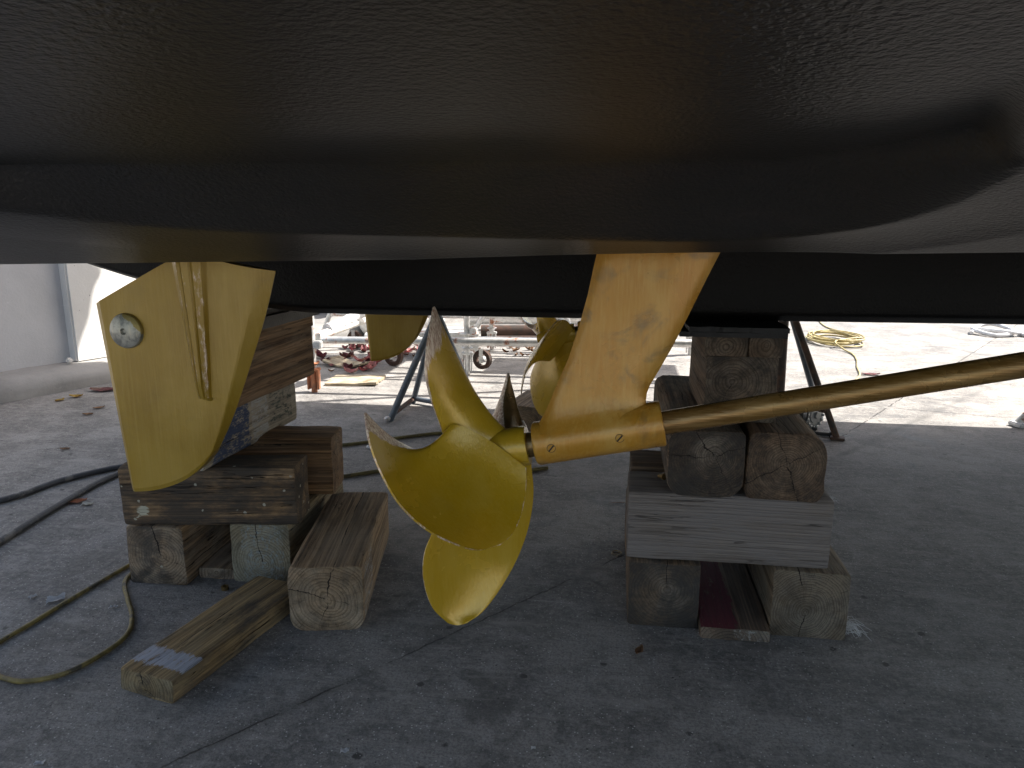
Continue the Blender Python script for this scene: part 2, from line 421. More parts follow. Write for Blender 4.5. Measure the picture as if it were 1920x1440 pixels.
    return M.out(c, M.step(s, .5, .7, .78, .5), 0, M.bump(hh, .0045, .9), spec=.35)

def m_antifoul(name='black_antifouling', k=1.0, rough=.40, spec=.5):
    M = Mat(name); P = M.pos()
    n = M.noise(P, 2.2, 5, .6)
    c = M.mix(M.step(n, .3, .7), (.010 * k, .0098 * k, .0096 * k), (.015 * k, .0145 * k, .014 * k))
    c = M.mix(M.step(M.noise(M.map(P, (2, 9, 9)), 1.2, 5), .5, .72, 0, .5), c, (.022 * k, .0175 * k, .017 * k))
    h = M.math('ADD', M.noise(P, 165, 2, .5, .1), M.math('MULTIPLY', M.noise(P, 55, 2), .38))
    h = M.math('ADD', h, M.math('MULTIPLY', M.noise(P, 260, 2), .25))
    return M.out(c, rough, 0, M.bump(h, .0026, .8), spec=spec)

CONC = m_concrete(); BLACK = m_antifoul(k=1.6); KEELB = m_antifoul('matt_black_antifouling', .5, .45, .16)
RUDG = m_gold('rudder_gold_primer', (.255, .158, .006), (.315, .20, .012), (.37, .255, .045), .2, .33, 'z', .2)
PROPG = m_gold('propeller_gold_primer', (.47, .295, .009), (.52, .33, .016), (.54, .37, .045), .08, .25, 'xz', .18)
STRG = m_gold('strut_gold_primer', (.46, .215, .018), (.52, .265, .03), (.60, .38, .10), .7, .31, 'xz', .15)
SHAG = m_gold('shaft_bronze', (.20, .105, .026), (.26, .145, .034), (.56, .37, .15), .4, .24, 'x', .5)
DBRZ = m_gold('dark_bronze_and_shade', (.14, .095, .035), (.19, .125, .045), (.32, .22, .1), .3, .3, 'x', .7)
ZINC = m_metal('zinc', (.42, .43, .40), .45, .0, metal=.65)
GALV = m_metal('galvanised_steel', (.62, .62, .61), .42, .18, metal=.55)
GALVW = m_metal('white_painted_steel', (.74, .73, .70), .5, .12, metal=.1)
RUST = m_metal('rusty_steel', (.035, .026, .021), .8, .5, (.04, .022, .016), metal=.2)
RUSTO = m_metal('orange_rust', (.30, .15, .09), .8, .5, (.30, .12, .06), metal=.1)
BLUST = m_metal('blue_grey_painted_steel', (.11, .13, .155), .5, .05, metal=.25)
BRNST = m_metal('brown_painted_steel', (.050, .037, .030), .55, .4, (.075, .043, .03), metal=.2)
DKMET = m_metal('dark_machine_grey', (.06, .065, .07), .45, .1, metal=.4)
LTMET = m_metal('machine_aluminium', (.36, .37, .38), .4, .1, metal=.7)
RUBBER = m_plain('black_rubber', (.010, .010, .011), .55, 0, .3, 25)
HOSEK = m_plain('black_hose_rubber', (.035, .036, .04), .55, 0, .3, 14, dirt=(.14, .13, .12))
HOSEY = m_plain('yellow_green_hose', (.17, .13, .04), .55, 0, .4, 30, dirt=(.05, .045, .03))
HOSEO = m_plain('olive_hose', (.12, .095, .03), .55, 0, .35, 26, dirt=(.05, .045, .025))
HOSEB = m_plain('bright_yellow_hose', (.40, .33, .15), .5, 0, .35, 20)
WHITEP = m_plain('white_topside_paint', (.78, .78, .76), .3, 0, .04, 3)
PAPER = m_plain('white_scrap', (.62, .62, .63), .8, 0, .15, 40)
LINT = m_plain('white_fibre', (.62, .62, .62), .9, 0, .1, 40)
LEAFR = m_plain('crimson_leaf', (.17, .045, .055), .7, 0, .5, 30, dirt=(.22, .13, .10))
LEAFP = m_plain('pink_leaf', (.50, .20, .20), .7, 0, .45, 30, dirt=(.55, .42, .30))
LEAFB = m_plain('brown_leaf', (.22, .12, .06), .8, 0, .5, 30)
LEAFY = m_plain('yellow_leaf', (.45, .30, .07), .8, 0, .4, 30)
PLYW = m_plain('sunbleached_board', (.36, .30, .21), .8, 0, .3, 14, dirt=(.2, .15, .09))

def m_anode():
    M = Mat('worn_zinc_anode'); P = M.pos()
    n = M.noise(P, 40, 6, .7, .4); sc_ = M.noise(M.map(P, (160, 160, 14), rot=(0, R(24), 0)), 1, 4, .7)
    c = M.mix(M.step(n, .35, .62), (.17, .18, .175), (.42, .42, .38))
    c = M.mix(M.step(sc_, .5, .72, 0, .6), c, (.55, .52, .42))
    X, Y, Z = M.sep(P)
    e = M.math('ADD', M.math('ADD', X, Z), M.math('MULTIPLY', M.math('SUBTRACT', M.noise(P, 45, 5, .7), .5), .035))
    ctr = at(239, 620, GY - .017); c = M.mix(M.step(e, ctr.x + ctr.z + .030, ctr.x + ctr.z + .034, 0, .9), c, (.26, .20, .05))
    return M.out(c, .42, .55, M.bump(M.math('ADD', sc_, n), .0012))
def m_wall(name, c1, c2, pock=True):
    M = Mat(name); P = M.pos()
    n = M.noise(P, 1.4, 7, .65, .3)
    c = M.mix(M.step(n, .3, .7), c1, c2)
    sc1 = M.noise(M.map(P, (8, 8, 22)), 1.2, 7, .75)
    c = M.mix(M.step(sc1, .62, .7, 0, .4), c, tuple(min(1, x * 1.4) for x in c2))
    h = M.noise(P, 60, 5, .7)
    if pock:
        v = M.math('ADD', M.vor(P, 22), M.math('MULTIPLY', M.noise(P, 40, 3), .2))
        pm = M.math('MULTIPLY', M.step(v, .16, .2, 1, 0), M.step(M.noise(P, 6, 2), .5, .6))
        c = M.mix(pm, c, (.07, .07, .07)); h = M.math('SUBTRACT', h, pm)
    return M.out(c, .85, 0, M.bump(h, .002), spec=.3)
PANEL = m_wall('grey_panel_render', (.38, .38, .39), (.46, .46, .47), False)
PILLAR = m_wall('pale_concrete', (.52, .51, .49), (.62, .61, .59))
PLINTH = m_wall('rough_plinth_concrete', (.17, .165, .16), (.29, .28, .265))
WWALL = m_wall('white_render', (.62, .61, .58), (.72, .71, .69), False)

# ---------------------------------------------------------------- ground
bm = bmesh.new()
gx = [-120, -40, -12, -5, -2, 0, 2, 5, 12, 40, 120]; gy = [-60, -20, -6, -2, 0, 2, 4, 6, 9, 20, 60, 150]
gv = [[bm.verts.new((x, y, 0)) for x in gx] for y in gy]
for j in range(len(gy) - 1):
    for i in range(len(gx) - 1): bm.faces.new((gv[j][i], gv[j][i + 1], gv[j + 1][i + 1], gv[j + 1][i]))
g = obj('ground', bm, CONC); g['kind'] = 'structure'
tag(g, 'stained grey concrete yard floor')

# ---------------------------------------------------------------- boat
boat = thing('boat', 'big boat with black antifouled bottom and gold running gear standing on timber blocks', 'boat', (0, 2.3, 0))
def bobj(name, bm, m, parent=None, smooth=40, wear_and_light=None):
    """parts are modelled in world coordinates; parents stay unrotated, so shift by the parent's place"""
    o = obj(name, bm, m, None, smooth, wear_and_light)
    o.parent = parent or boat
    org = Vector((0, 2.3, 0))
    if (parent or boat) is boat: o.location = -org
    return o
def sub(name, bm, m, parent, smooth=40, wear_and_light=None):
    return obj(name, bm, m, parent, smooth, wear_and_light)     # parent already carries the shift
def zlow(X, Y): return 1.0852 - .197 * (Y - 1.06) + .018 * (X + .186)
crest = [(-1.5, .2), (-1.22, .42), (-1.0, .64), (-.773, .848), (-.719, .900), (-.645, .965), (-.521, 1.019), (-.357, 1.056), (-.129, 1.106), (.0, 1.135), (.108, 1.148), (.20, 1.138), (.262, 1.112), (.332, 1.05), (.372, .955), (.378, .835), (.352, .723), (.315, .62), (.28, .5), (.25, .36), (.24, .2)]
cp = np.array([tuple(v)[:2] for v in spline([(a, b, 0) for a, b in crest], 220)])
xs = np.concatenate([np.linspace(-1.86, -1.3, 10), np.arange(-1.27, .62, .009), np.linspace(.64, 1.4, 20), np.linspace(1.6, 8, 20)])
ys = np.concatenate([np.arange(.32, 1.281, .008)])
XX, YY = np.meshgrid(xs, ys, indexing='ij'); pts = np.stack([XX.ravel(), YY.ravel()], 1)
a_, b_ = cp[:-1], cp[1:]; ab = b_ - a_; L2 = (ab ** 2).sum(1)
dist = np.full(len(pts), 1e9); inside = np.zeros(len(pts), bool)
for i in range(len(ab)):
    t = np.clip(((pts - a_[i]) @ ab[i]) / L2[i], 0, 1); dd = np.hypot(*(pts - (a_[i] + t[:, None] * ab[i])).T)
    dist = np.minimum(dist, dd)
poly = np.vstack([cp, cp[:1]])
for i in range(len(poly) - 1):
    (x0, y0), (x1, y1) = poly[i], poly[i + 1]
    if y0 == y1: continue
    cond = ((y0 > pts[:, 1]) != (y1 > pts[:, 1])) & (pts[:, 0] < (x1 - x0) * (pts[:, 1] - y0) / (y1 - y0) + x0)
    inside ^= cond
sd = np.where(inside, dist, -dist)
zl = zlow(pts[:, 0], pts[:, 1]); qq = np.clip(-sd, 0, .22)
hk = np.clip((pts[:, 0] + .85) / .55, 0, 1); hk = -.45 + 1.45 * hk * hk * (3 - 2 * hk)
zl = zl + np.where(sd < 0, hk * .11 * qq * (1 - qq / .22), 0)
roofz = 1.184 + .05 * (.80 - pts[:, 1]) + .018 * (pts[:, 0] + .186)
dt = np.maximum(pts[:, 1] - (.951 + .165 * pts[:, 0] - 6.0 * np.maximum(pts[:, 0] - .15, 0) ** 2), 0)     # distance to the straight inner corner of the recess
sdp = .5 * (sd + np.sqrt(sd ** 2 + .008 ** 2))
t_ = sdp / np.maximum(sdp + dt, .035)
h_ = np.clip(.5 + .5 * (1 - t_) / .16, 0, 1)
t_ = 1 * (1 - h_) + t_ * h_ - .16 * h_ * (1 - h_)
ZZ = (zl + (roofz - zl) * t_).reshape(XX.shape)
ZZ = np.where(YY < .45, np.minimum(ZZ, np.maximum(roofz.reshape(XX.shape), ZZ * 0 + 1.15)), ZZ)
verts = []; faces = []
rows = len(ys); ext = [(.004, .001), (.008, .005), (.0105, .012), (.0115, .025), (.012, .12), (.08, .19), (.35, .2), (.78, .2)]
for i, x in enumerate(xs):
    for j, y in enumerate(ys): verts.append((x, y, ZZ[i, j]))
    ze = ZZ[i, -1]
    for (dy, dz) in ext: verts.append((x, ys[-1] + dy, ze + dz))
m_ = rows + len(ext)
for i in range(len(xs) - 1):
    for j in range(m_ - 1):
        a = i * m_ + j; faces.append((a, a + m_, a + m_ + 1, a + 1))
bobj('hull_bottom', (verts, faces), BLACK, None, 70)
# keel with its rounded lower edge, swept up at the after end
kx = [-1.80, -1.7, -1.6, -1.5, -1.4, -1.3, -1.2, -1.1, -1.0, -.9, -.7, -.4, 0, 1, 2, 4, 6, 7.6]
def kz(x):
    z = .838 + .004 * max(x, 0)
    if x < -.85: z += .20 * ((-.85 - x) / .95) ** 1.7
    return z
bm = bmesh.new(); rings = []
for x in kx:
    zb = kz(x); sec = [(2.02, 1.27), (2.02, zb + .06), (2.02, zb + .034), (2.0215, zb + .028), (2.026, zb + .0235), (2.034, zb + .020), (2.082, zb + .002), (2.092, zb)]
    sec += [(2.3 * 2 - y, z) for y, z in sec[::-1]]
    rings.append([bm.verts.new((x, y, z)) for y, z in sec])
for a, b in zip(rings, rings[1:]):
    for j in range(len(a) - 1): bm.faces.new((a[j], a[j + 1], b[j + 1], b[j]))
bm.faces.new(rings[0]); bm.faces.new(rings[-1][::-1])
bobj('keel', bm, KEELB, None, 60)
# the port bottom, topsides, deck and ends
bm = bmesh.new(); rings = []
for x in (-1.86, -1, 0, 1, 3, 5, 7, 8):
    s = zlow(x, 0) - zlow(0, 0)
    sec = [(2.04, 1.25), (2.56, 1.25), (3.30, 1.23 + s), (3.32, 1.05 + s), (4.66, 1.30 + s), (4.85, 3.0), (-.15, 3.0), (.32, 1.208 + .018 * (x + .186) + .004)]
    rings.append([bm.verts.new((x, y, z)) for y, z in sec])
for a, b in zip(rings, rings[1:]):
    for j in range(7): bm.faces.new((a[j], a[j + 1], b[j + 1], b[j]))
for ring, f in ((rings[0], 1), (rings[-1], -1)):
    x = ring[0].co.x; s = zlow(x, 0) - zlow(0, 0)
    lo = bm.verts.new((x, 2.04, zlow(x, 2.04) + .15)); 
    bm.faces.new(ring[::f])
def m_topside():
    M = Mat('topside_paint'); X, Y, Z = M.sep(M.pos()); n = M.noise(M.pos(), 3, 5)
    wl = M.math('ADD', M.math('SUBTRACT', Z, M.math('MULTIPLY', X, .018)), M.math('MULTIPLY', n, .004))
    c = M.mix(M.step(wl, 1.80, 1.803), (.013, .0125, .012), M.mix(M.step(n, .3, .7), (.72, .72, .70), (.80, .80, .78)))
    return M.out(c, .32)
bobj('topside', bm, m_topside(), None, 30)

# ---- surfaces spanned between four measured edges
def coons(c0, c1, d0, d1, nu, nv):
    A, B = spline(c0, nu), spline(c1, nu); Cc, D = spline(d0, nv), spline(d1, nv)
    G = []
    for j in range(nv + 1):
        v = j / nv; row = []
        for i in range(nu + 1):
            u = i / nu
            p = A[i] * (1 - v) + B[i] * v + Cc[j] * (1 - u) + D[j] * u
            p -= A[0] * (1 - u) * (1 - v) + A[-1] * u * (1 - v) + B[0] * (1 - u) * v + B[-1] * u * v
            row.append(p)
        G.append(row)
    return G
def plate(G, thick, bulge=None, wear_and_light=None):
    nv, nu = len(G), len(G[0])
    P = np.array([[tuple(p) for p in r] for r in G])
    du = np.gradient(P, axis=1); dv = np.gradient(P, axis=0); N = np.cross(du, dv)
    N /= np.linalg.norm(N, axis=2, keepdims=True) + 1e-12
    if N[..., 1].sum() > 0: N = -N
    verts = []; w = []
    for s in (1, -1):
        for j in range(nv):
            for i in range(nu):
                u, v = i / (nu - 1), j / (nv - 1)
                p = P[j, i] + N[j, i] * (s * thick(u, v) / 2 + (bulge(u, v) if bulge else 0))
                verts.append(tuple(p)); w.append(wear_and_light(u, v, s) if wear_and_light else 0.0)
    f = []; K = nu * nv
    for j in range(nv - 1):
        for i in range(nu - 1):
            a = j * nu + i
            f.append((a, a + 1, a + nu + 1, a + nu)); f.append((K + a, K + a + nu, K + a + nu + 1, K + a + 1))
    loop = [i for i in range(nu)] + [j * nu + nu - 1 for j in range(1, nv)] + [(nv - 1) * nu + i for i in range(nu - 2, -1, -1)] + [j * nu for j in range(nv - 2, 0, -1)]
    for a, b in zip(loop, loop[1:] + loop[:1]): f.append((a, K + a, K + b, b))
    bm = bmesh.new(); vs = [bm.verts.new(v) for v in verts]
    for q in f:
        try: bm.faces.new([vs[k] for k in q])
        except ValueError: pass
    return bm, w

def px(l, Y=GY): return [at(a, b, Y if len(q) == 0 else q[0]) for a, b, *q in l]

# ---- rudder
ru_top = px([(187, 568), (255, 528), (322, 490), (342, 482), (395, 484), (450, 496), (517, 508)])
ru_bot = px([(255, 918), (290, 916), (325, 908), (355, 895), (382, 874), (398, 856), (412, 838)])
ru_l = px([(187, 568), (221, 743), (255, 918)])
ru_r = px([(517, 508), (498, 592), (472, 678), (446, 758), (430, 800), (412, 838)])
def lin(l, n):
    out = []; 
    return l
G = coons(ru_top, ru_bot, ru_l, ru_r, 64, 48)
def ru_th(u, v):
    e = min(1, u / .03) * .35 + .65
    t = .034 * e
    if u > .915: t = .034 - .032 * (u - .915) / .085
    return t * (.85 if v > .985 else 1)
bm, w = plate(G, ru_th)
rudder = bobj('rudder', bm, RUDG, None, 14, w)
# stock fairing: a tapering ridged bar let into the blade
bm = bmesh.new(); ringsf = []
for k in range(13):
    t = k / 12
    l = at(334 + (383 - 334) * t, 484 + (742 - 484) * t, GY); r_ = at(392 + (404 - 392) * t, 484 + (742 - 484) * t, GY)
    if t > .93: l.z += 0; 
    hgt = .021 * (1 - t) + .017 * t
    if k == 12: hgt = .012
    sec = []
    for (f, h) in ((-.05, -.0), (.04, .6), (.22, 1.0), (.30, .82), (.38, 1.02), (.60, 1.02), (.66, .80), (.75, .95), (.95, .55), (1.05, .0)):
        p = l.lerp(r_, f); sec.append(Vector((p.x, GY - .0165 - h * hgt, p.z)))
    ringsf.append([bm.verts.new(p) for p in sec])
for a, b in zip(ringsf, ringsf[1:]):
    for j in range(len(a) - 1): bm.faces.new((a[j], a[j + 1], b[j + 1], b[j]))
end = [at(392, 752, GY - .017), at(402, 750, GY - .017)]
ev = [bm.verts.new(at(386 + (404 - 386) * j / 9, 747 + (5 if 2 < j < 7 else 0), GY - .0172)) for j in range(10)]
for j in range(9): bm.faces.new((ringsf[-1][j], ringsf[-1][j + 1], ev[j + 1], ev[j]))
wv = [0.0] * len(bm.verts)
bm.verts.ensure_lookup_table()
for i, v in enumerate(bm.verts): wv[i] = .47 if i < 130 and (i % 10) in (2, 4, 7, 8) else .25
sub('stock_fairing', bm, RUDG, rudder, 12, wv)
# round anode with a countersunk screw hole
ac = at(239, 620, GY - .017)
bm = bmesh.new()
lathe(bm, ac, (0, -1, 0), [(0, .0385), (.004, .0385), (.008, .0365), (.0105, .031), (.0135, .018), (.0145, .0075), (.0125, .0058), (.0085, .005), (.008, 0)], 40)
anode = sub('anode', bm, m_anode(), rudder, 30)

# ---- propeller
S0 = at(1005, 832, GY); S1 = at(1920, 684, GY); AX = (S1 - S0).normalized()
prop = bpy.data.objects.new('propeller', None); C.objects.link(prop); prop.parent = boat; prop.location = -Vector((0, 2.3, 0))
hub0 = S0 - AX * .185
bm = bmesh.new()
lathe(bm, hub0, AX, [(0, .018), (.002, .022), (.02, .029), (.06, .036), (.12, .041), (.150, .0425), (.164, .0415), (.1685, .039), (.169, .026), (.160, .0255)], 40)
sub('hub', bm, PROPG, prop, 40, [0.0] * len(bm.verts) if False else None)
def edge_wear(u, v, s, l=0, r=0, tip=0):
    return max(l * max(0, 1 - u / .16), r * max(0, 1 - (1 - u) / .08), tip * max(0, 1 - (1 - v) / .35))
def th_blade(t0, t1):
    def f(u, v):
        c = max(0.0, 1 - (2 * u - 1) ** 4)
        return (t0 * (1 - v) + t1 * v) * (.22 + .78 * math.sqrt(c)) * (.55 if v > .98 else 1)
    return f
# upper blade
A_root = px([(845, 850, 1.44), (885, 850, 1.445), (935, 852, 1.46), (985, 852, 1.475)])
A_tip = px([(811, 580, 1.44), (812, 576, 1.443), (814, 575, 1.446), (816, 580, 1.45)])
A_l = px([(845, 850, 1.44), (833, 822, 1.425), (822, 790, 1.41), (806, 745, 1.39), (797, 700, 1.38), (799, 655, 1.39), (805, 615, 1.41), (811, 580, 1.44)])
A_r = px([(985, 852, 1.475), (970, 824, 1.48), (930, 788, 1.49), (890, 733, 1.50), (858, 670, 1.49), (835, 622, 1.47), (816, 580, 1.45)])
bm, w = plate(coons(A_root, A_tip, A_l, A_r, 24, 44), th_blade(.016, .005), lambda u, v: .005 * math.sin(math.pi * u) * (1 - v),
    lambda u, v, s: max(0, min(1, .5 + (v - .60) * 2.4 - u * .75)) + (.62 if u < .02 else 0) + (.6 if u > .985 else 0))
sub('blade', bm, PROPG, prop, 60, w)
# blade swung towards the viewer
B_root = px([(826, 846, 1.40), (850, 800, 1.41), (905, 820, 1.425), (984, 878, 1.43)])
B_tip = px([(684, 774, 1.30), (693, 826, 1.25), (716, 885, 1.21), (752, 945, 1.19), (800, 990, 1.185), (850, 1017, 1.20), (895, 1031, 1.23), (937, 1022, 1.28)])
B_l = px([(826, 846, 1.40), (790, 850, 1.38), (752, 836, 1.35), (715, 808, 1.32), (684, 774, 1.30)])
B_r = px([(984, 878, 1.43), (983, 915, 1.41), (976, 960, 1.37), (960, 1000, 1.32), (937, 1022, 1.28)])
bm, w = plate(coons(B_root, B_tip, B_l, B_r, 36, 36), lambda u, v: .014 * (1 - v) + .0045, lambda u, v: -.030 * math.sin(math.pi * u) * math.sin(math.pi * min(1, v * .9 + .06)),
    lambda u, v, s: (max(0, 1.45 - u / .10) * min(1, v / .08)) + (.56 if u > .985 else 0) + (.52 if v > .985 else 0))  # band along the first edge paints in sunlit, polished metal; rims are plain wear
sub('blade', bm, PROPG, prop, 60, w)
# lower blade
C_root = px([(880, 868, 1.46), (915, 862, 1.47), (955, 862, 1.48), (996, 868, 1.49)])
C_tip = px([(838, 1167, 1.40), (850, 1171, 1.405), (862, 1172, 1.412), (876, 1168, 1.42)])
C_l = px([(880, 868, 1.46), (850, 925, 1.43), (812, 995, 1.39), (794, 1045, 1.37), (795, 1095, 1.37), (811, 1140, 1.38), (838, 1167, 1.40)])
C_r = px([(996, 868, 1.49), (1000, 925, 1.52), (990, 990, 1.54), (968, 1050, 1.53), (935, 1108, 1.49), (902, 1150, 1.45), (876, 1168, 1.42)])
bm, w = plate(coons(C_root, C_tip, C_l, C_r, 30, 44), th_blade(.016, .005), lambda u, v: -.022 * math.sin(math.pi * u) * math.sin(math.pi * v),
    lambda u, v, s: (.54 if u < .02 and v > .5 else 0))
sub('blade', bm, PROPG, prop, 60, w)
# blade swung away, seen past the upper one
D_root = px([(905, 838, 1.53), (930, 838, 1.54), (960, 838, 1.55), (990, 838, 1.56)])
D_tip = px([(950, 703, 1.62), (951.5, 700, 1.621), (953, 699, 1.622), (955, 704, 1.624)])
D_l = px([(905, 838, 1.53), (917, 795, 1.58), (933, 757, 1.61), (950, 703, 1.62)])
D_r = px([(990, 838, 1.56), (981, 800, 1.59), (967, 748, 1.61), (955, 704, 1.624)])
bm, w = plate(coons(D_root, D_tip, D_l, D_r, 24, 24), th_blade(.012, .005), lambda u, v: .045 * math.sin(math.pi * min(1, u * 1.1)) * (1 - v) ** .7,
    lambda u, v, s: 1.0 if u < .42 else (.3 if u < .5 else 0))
sub('blade', bm, DBRZ, prop, 60, w)  # dark colour stands in for shadow on this gold blade
E_root = px([(966, 835, 1.56), (980, 835, 1.57), (996, 835, 1.58)])
E_tip = px([(977, 791, 1.66), (979, 789, 1.662), (982, 790, 1.664)])
E_l = px([(966, 835, 1.56), (971, 808, 1.61), (977, 791, 1.66)])
E_r = px([(996, 835, 1.58), (991, 810, 1.63), (982, 790, 1.664)])
bm, w = plate(coons(E_root, E_tip, E_l, E_r, 10, 12), th_blade(.014, .005), None, lambda u, v, s: 1.0)
sub('blade', bm, PROPG, prop, 60, w)
# hub collar where the nearest blade's root wraps the hub, with its drilled hole
bm = bmesh.new(); lathe(bm, at(843, 822, 1.402), (-.25, -1, .25), [(0, .0042), (.0012, .0042), (.0013, 0)], 14)
sub('drilled_hole', bm, RUBBER, prop, 30)

# ---- shaft, bearing barrel and strut
bm = bmesh.new(); lathe(bm, S0 - AX * .02, AX, [(0, .0245), (.20, .0245), (.30, .0245), (2.2, .0245)], 32)
shaft = bobj('shaft', bm, SHAG, None, 40)
bm = bmesh.new(); lathe(bm, S0 - AX * .021, AX, [(0, .0255), (.004, .0265), (.022, .0265), (.026, .0255)], 32)
sub('shaft_nut', bm, DBRZ, shaft, 40)
b0 = at(1004, 832, GY); b1 = at(1243, 794, GY); BL = (b1 - b0).length
strut = bpy.data.objects.new('shaft_strut', None); C.objects.link(strut); strut.parent = boat; strut.location = -Vector((0, 2.3, 0))
bm = bmesh.new()
lathe(bm, b0, AX, [(-.001, .026), (0, .0425), (.003, .0450), (.006, .0455), (BL * .5, .0455), (BL - .006, .0465), (BL - .002, .046), (BL, .044), (BL + .001, .026)], 48)
sub('bearing_barrel', bm, STRG, strut, 40)
# strut leg: aerofoil sections lofted from the barrel up into the hull, flaring into the barrel at the weld
secs = []
lv = [(792, 997, 1236, .080), (786, 1004, 1225, .072), (778, 1011, 1215, .060), (766, 1018, 1211, .050), (750, 1026.5, 1213, .044), (735, 1033, 1219, .041), (700, 1048, 1239, .040), (660, 1066, 1262, .040), (600, 1085.5, 1293, .041), (540, 1102, 1323, .042), (483, 1114, 1353, .042), (440, 1124, 1376, .043)]
bm = bmesh.new(); rings = []
for (yy, xl, xr, th) in lv:
    off = max(0, (800 - yy)) * .00006
    sl = -.16 * (1 - min(1, max(0, (yy - 480) / 300)) * .0)
    L_ = at(xl, yy + (xr - xl) * .5 * .14 if yy > 700 else yy + (xr - xl) * .06, GY + off); R_ = at(xr, yy - (xr - xl) * .5 * .14 if yy > 700 else yy - (xr - xl) * .06, GY + off)
    n = 20; ring = []
    for s in (-1, 1):
        rng = range(n + 1) if s == -1 else range(n - 1, 0, -1)
        for i in rng:
            f = i / n; tt_ = (min(1, f / .10)) ** .5 if f < .10 else ((min(1, (1 - f) / .28)) ** .5 if f > .72 else 1)
            if f < .10: tt_ = .45 + .55 * tt_
            p = L_.lerp(R_, f); ring.append(bm.verts.new((p.x, p.y + s * th / 2 * tt_, p.z)))
    rings.append(ring)
for a, b in zip(rings, rings[1:]):
    for j in range(len(a)): bm.faces.new((a[j], a[(j + 1) % len(a)], b[(j + 1) % len(a)], b[j]))
bm.faces.new(rings[0]); bm.faces.new(rings[-1][::-1])
sub('strut_leg', bm, STRG, strut, 35)
for (sx, sy) in ((1034, 839), (1162, 820)):
    c = at(sx, sy, GY - .04)
    # on the barrel's skin, facing out
    d = c - b0; along = d.dot(AX); rad = (d - AX * along).normalized(); base = b0 + AX * along + rad * .0452
    bm = bmesh.new(); lathe(bm, base, rad, [(-.004, .0078), (.0006, .0078), (.0012, .007), (.0013, 0)], 24)
    scw = sub('screw', bm, STRG, strut, 30)
    bm = bmesh.new(); lathe(bm, base, rad, [(-.004, .0092), (.0005, .0092), (.0006, 0)], 24); sub('screw_recess', bm, DBRZ, strut, 30)
    bm = bmesh.new(); v = rad.cross(AX).normalized(); k = (AX * .75 + v * .66).normalized(); q = k.cross(rad)
    vs = [bm.verts.new(base + rad * h + k * a * .0078 + q * b * .0014) for h in (.0009, .0022) for a, b in ((-1, -1), (1, -1), (1, 1), (-1, 1))]
    for f in ((0, 1, 2, 3), (4, 5, 6, 7), (0, 1, 5, 4), (1, 2, 6, 5), (2, 3, 7, 6), (3, 0, 4, 7)): bm.faces.new([vs[i] for i in f])
    bpy.data.objects[scw.name]
    s_ = obj('slot', bm, RUBBER, None, 0); s_.parent = strut; s_.name = 'screw_slot'

# ---- the other side's rudder, propeller and strut: mirrored copies beyond the keel
def mirror(o, parent):
    c = o.copy(); C.objects.link(c); c.parent = parent
    for ch in list(o.children): mirror(ch, c)
    return c
from mathutils import Matrix
blades = [o for o in prop.children if o.name.startswith('blade')]
for o in (rudder, prop, strut, shaft):
    c = mirror(o, boat); c.scale = (1, -1, 1); c.location = (0, 2.3, 0)
    if o is rudder: c['label'] = 'rudder on the far side of the keel'
    if o is prop:
        c['label'] = 'propeller on the far side of the keel'
        bm_b = {b.data: i for i, b in enumerate(blades)}
        for ch in list(c.children):
            i = bm_b.get(ch.data, -1)
            if i in (3, 4) or ch.name.startswith('drilled'): bpy.data.objects.remove(ch)
        for ang in (165,):
            nb = blades[1].copy(); C.objects.link(nb); nb.parent = c
            nb.matrix_local = Matrix.Translation(S0) @ Matrix.Rotation(R(ang), 4, AX) @ Matrix.Translation(-S0)
    if o is strut: c['label'] = 'shaft strut on the far side of the keel'
    if o is shaft: c['label'] = 'propeller shaft on the far side of the keel'

# ---------------------------------------------------------------- timber cribbing, left stack
T90 = R(90)
G1 = 'blocks of the left keel stack'; G2 = 'blocks of the right keel stack'
timber('timber_block', 'bottom left grey block of the left stack, checked end grain facing out', 'timber block', (-1.395, 1.935, 0), R(91), .52, .19, .192,
       m_wood('wood_a', 1, .19, .19, grey=.6, cracks=((1.3, 1.6), (3.6, 1)), cy=-.02, cz=.0, flecks=.4, dark=.25), r=.010, seed=1, group=G1)
timber('timber_block', 'bottom right grey green block of the left stack beside the lone timber', 'timber block', (-1.078, 1.99, 0), R(92), .50, .192, .196,
       m_wood('wood_b', 2, .19, .19, lt=(.19, .165, .115), greyc=(.19, .195, .165), grey=.6, cracks=((1.5, 1.3),), cy=0, cz=-.03,
              paint=(('x', -1, -1, 1, -.07, .06, (.30, .34, .34), .15),)), r=.010, seed=2, group=G1)
timber('plank', 'thin flat board lying between the two bottom blocks of the left stack', 'plank', (-1.238, 1.995, 0), R(92), .48, .118, .035,
       m_wood('wood_c', 3, .11, .03, grey=.7, cracks=()), r=.006, seed=3, group=G1)
a1 = R(8.2); ux, uy = math.cos(a1), math.sin(a1); vx, vy = -uy, ux
timber('timber_block', 'front cross block of the left stack, dark stained and spattered with paint', 'timber block', (-1.478 + vx * .07, 1.920 + vy * .07, .195), a1, .53, .145, .188,
       m_wood('wood_d', 4, .15, .19, lt=(.24, .165, .095), grey=.2, dark=.9, flecks=1.0, cracks=((.2, .8),), cy=.01, cz=.12, endgrey=.2,
              paint=(('y', -1, -.22, -.19, -.06, -.035, (.62, .60, .48), 1),)), r=.012, seed=4, group=G1)
timber('timber_block', 'rear cross block of the left stack with a clean brown right end', 'timber block', (-1.46 + vx * .33, 1.93 + vy * .33, .198), a1, .56, .165, .202,
       m_wood('wood_e', 5, .15, .2, lt=(.20, .13, .075), dk=(.07, .042, .025), grey=.15, cracks=((2.4, .8),), cy=.0, cz=.0, endgrey=.1), r=.014, seed=5, group=G1)
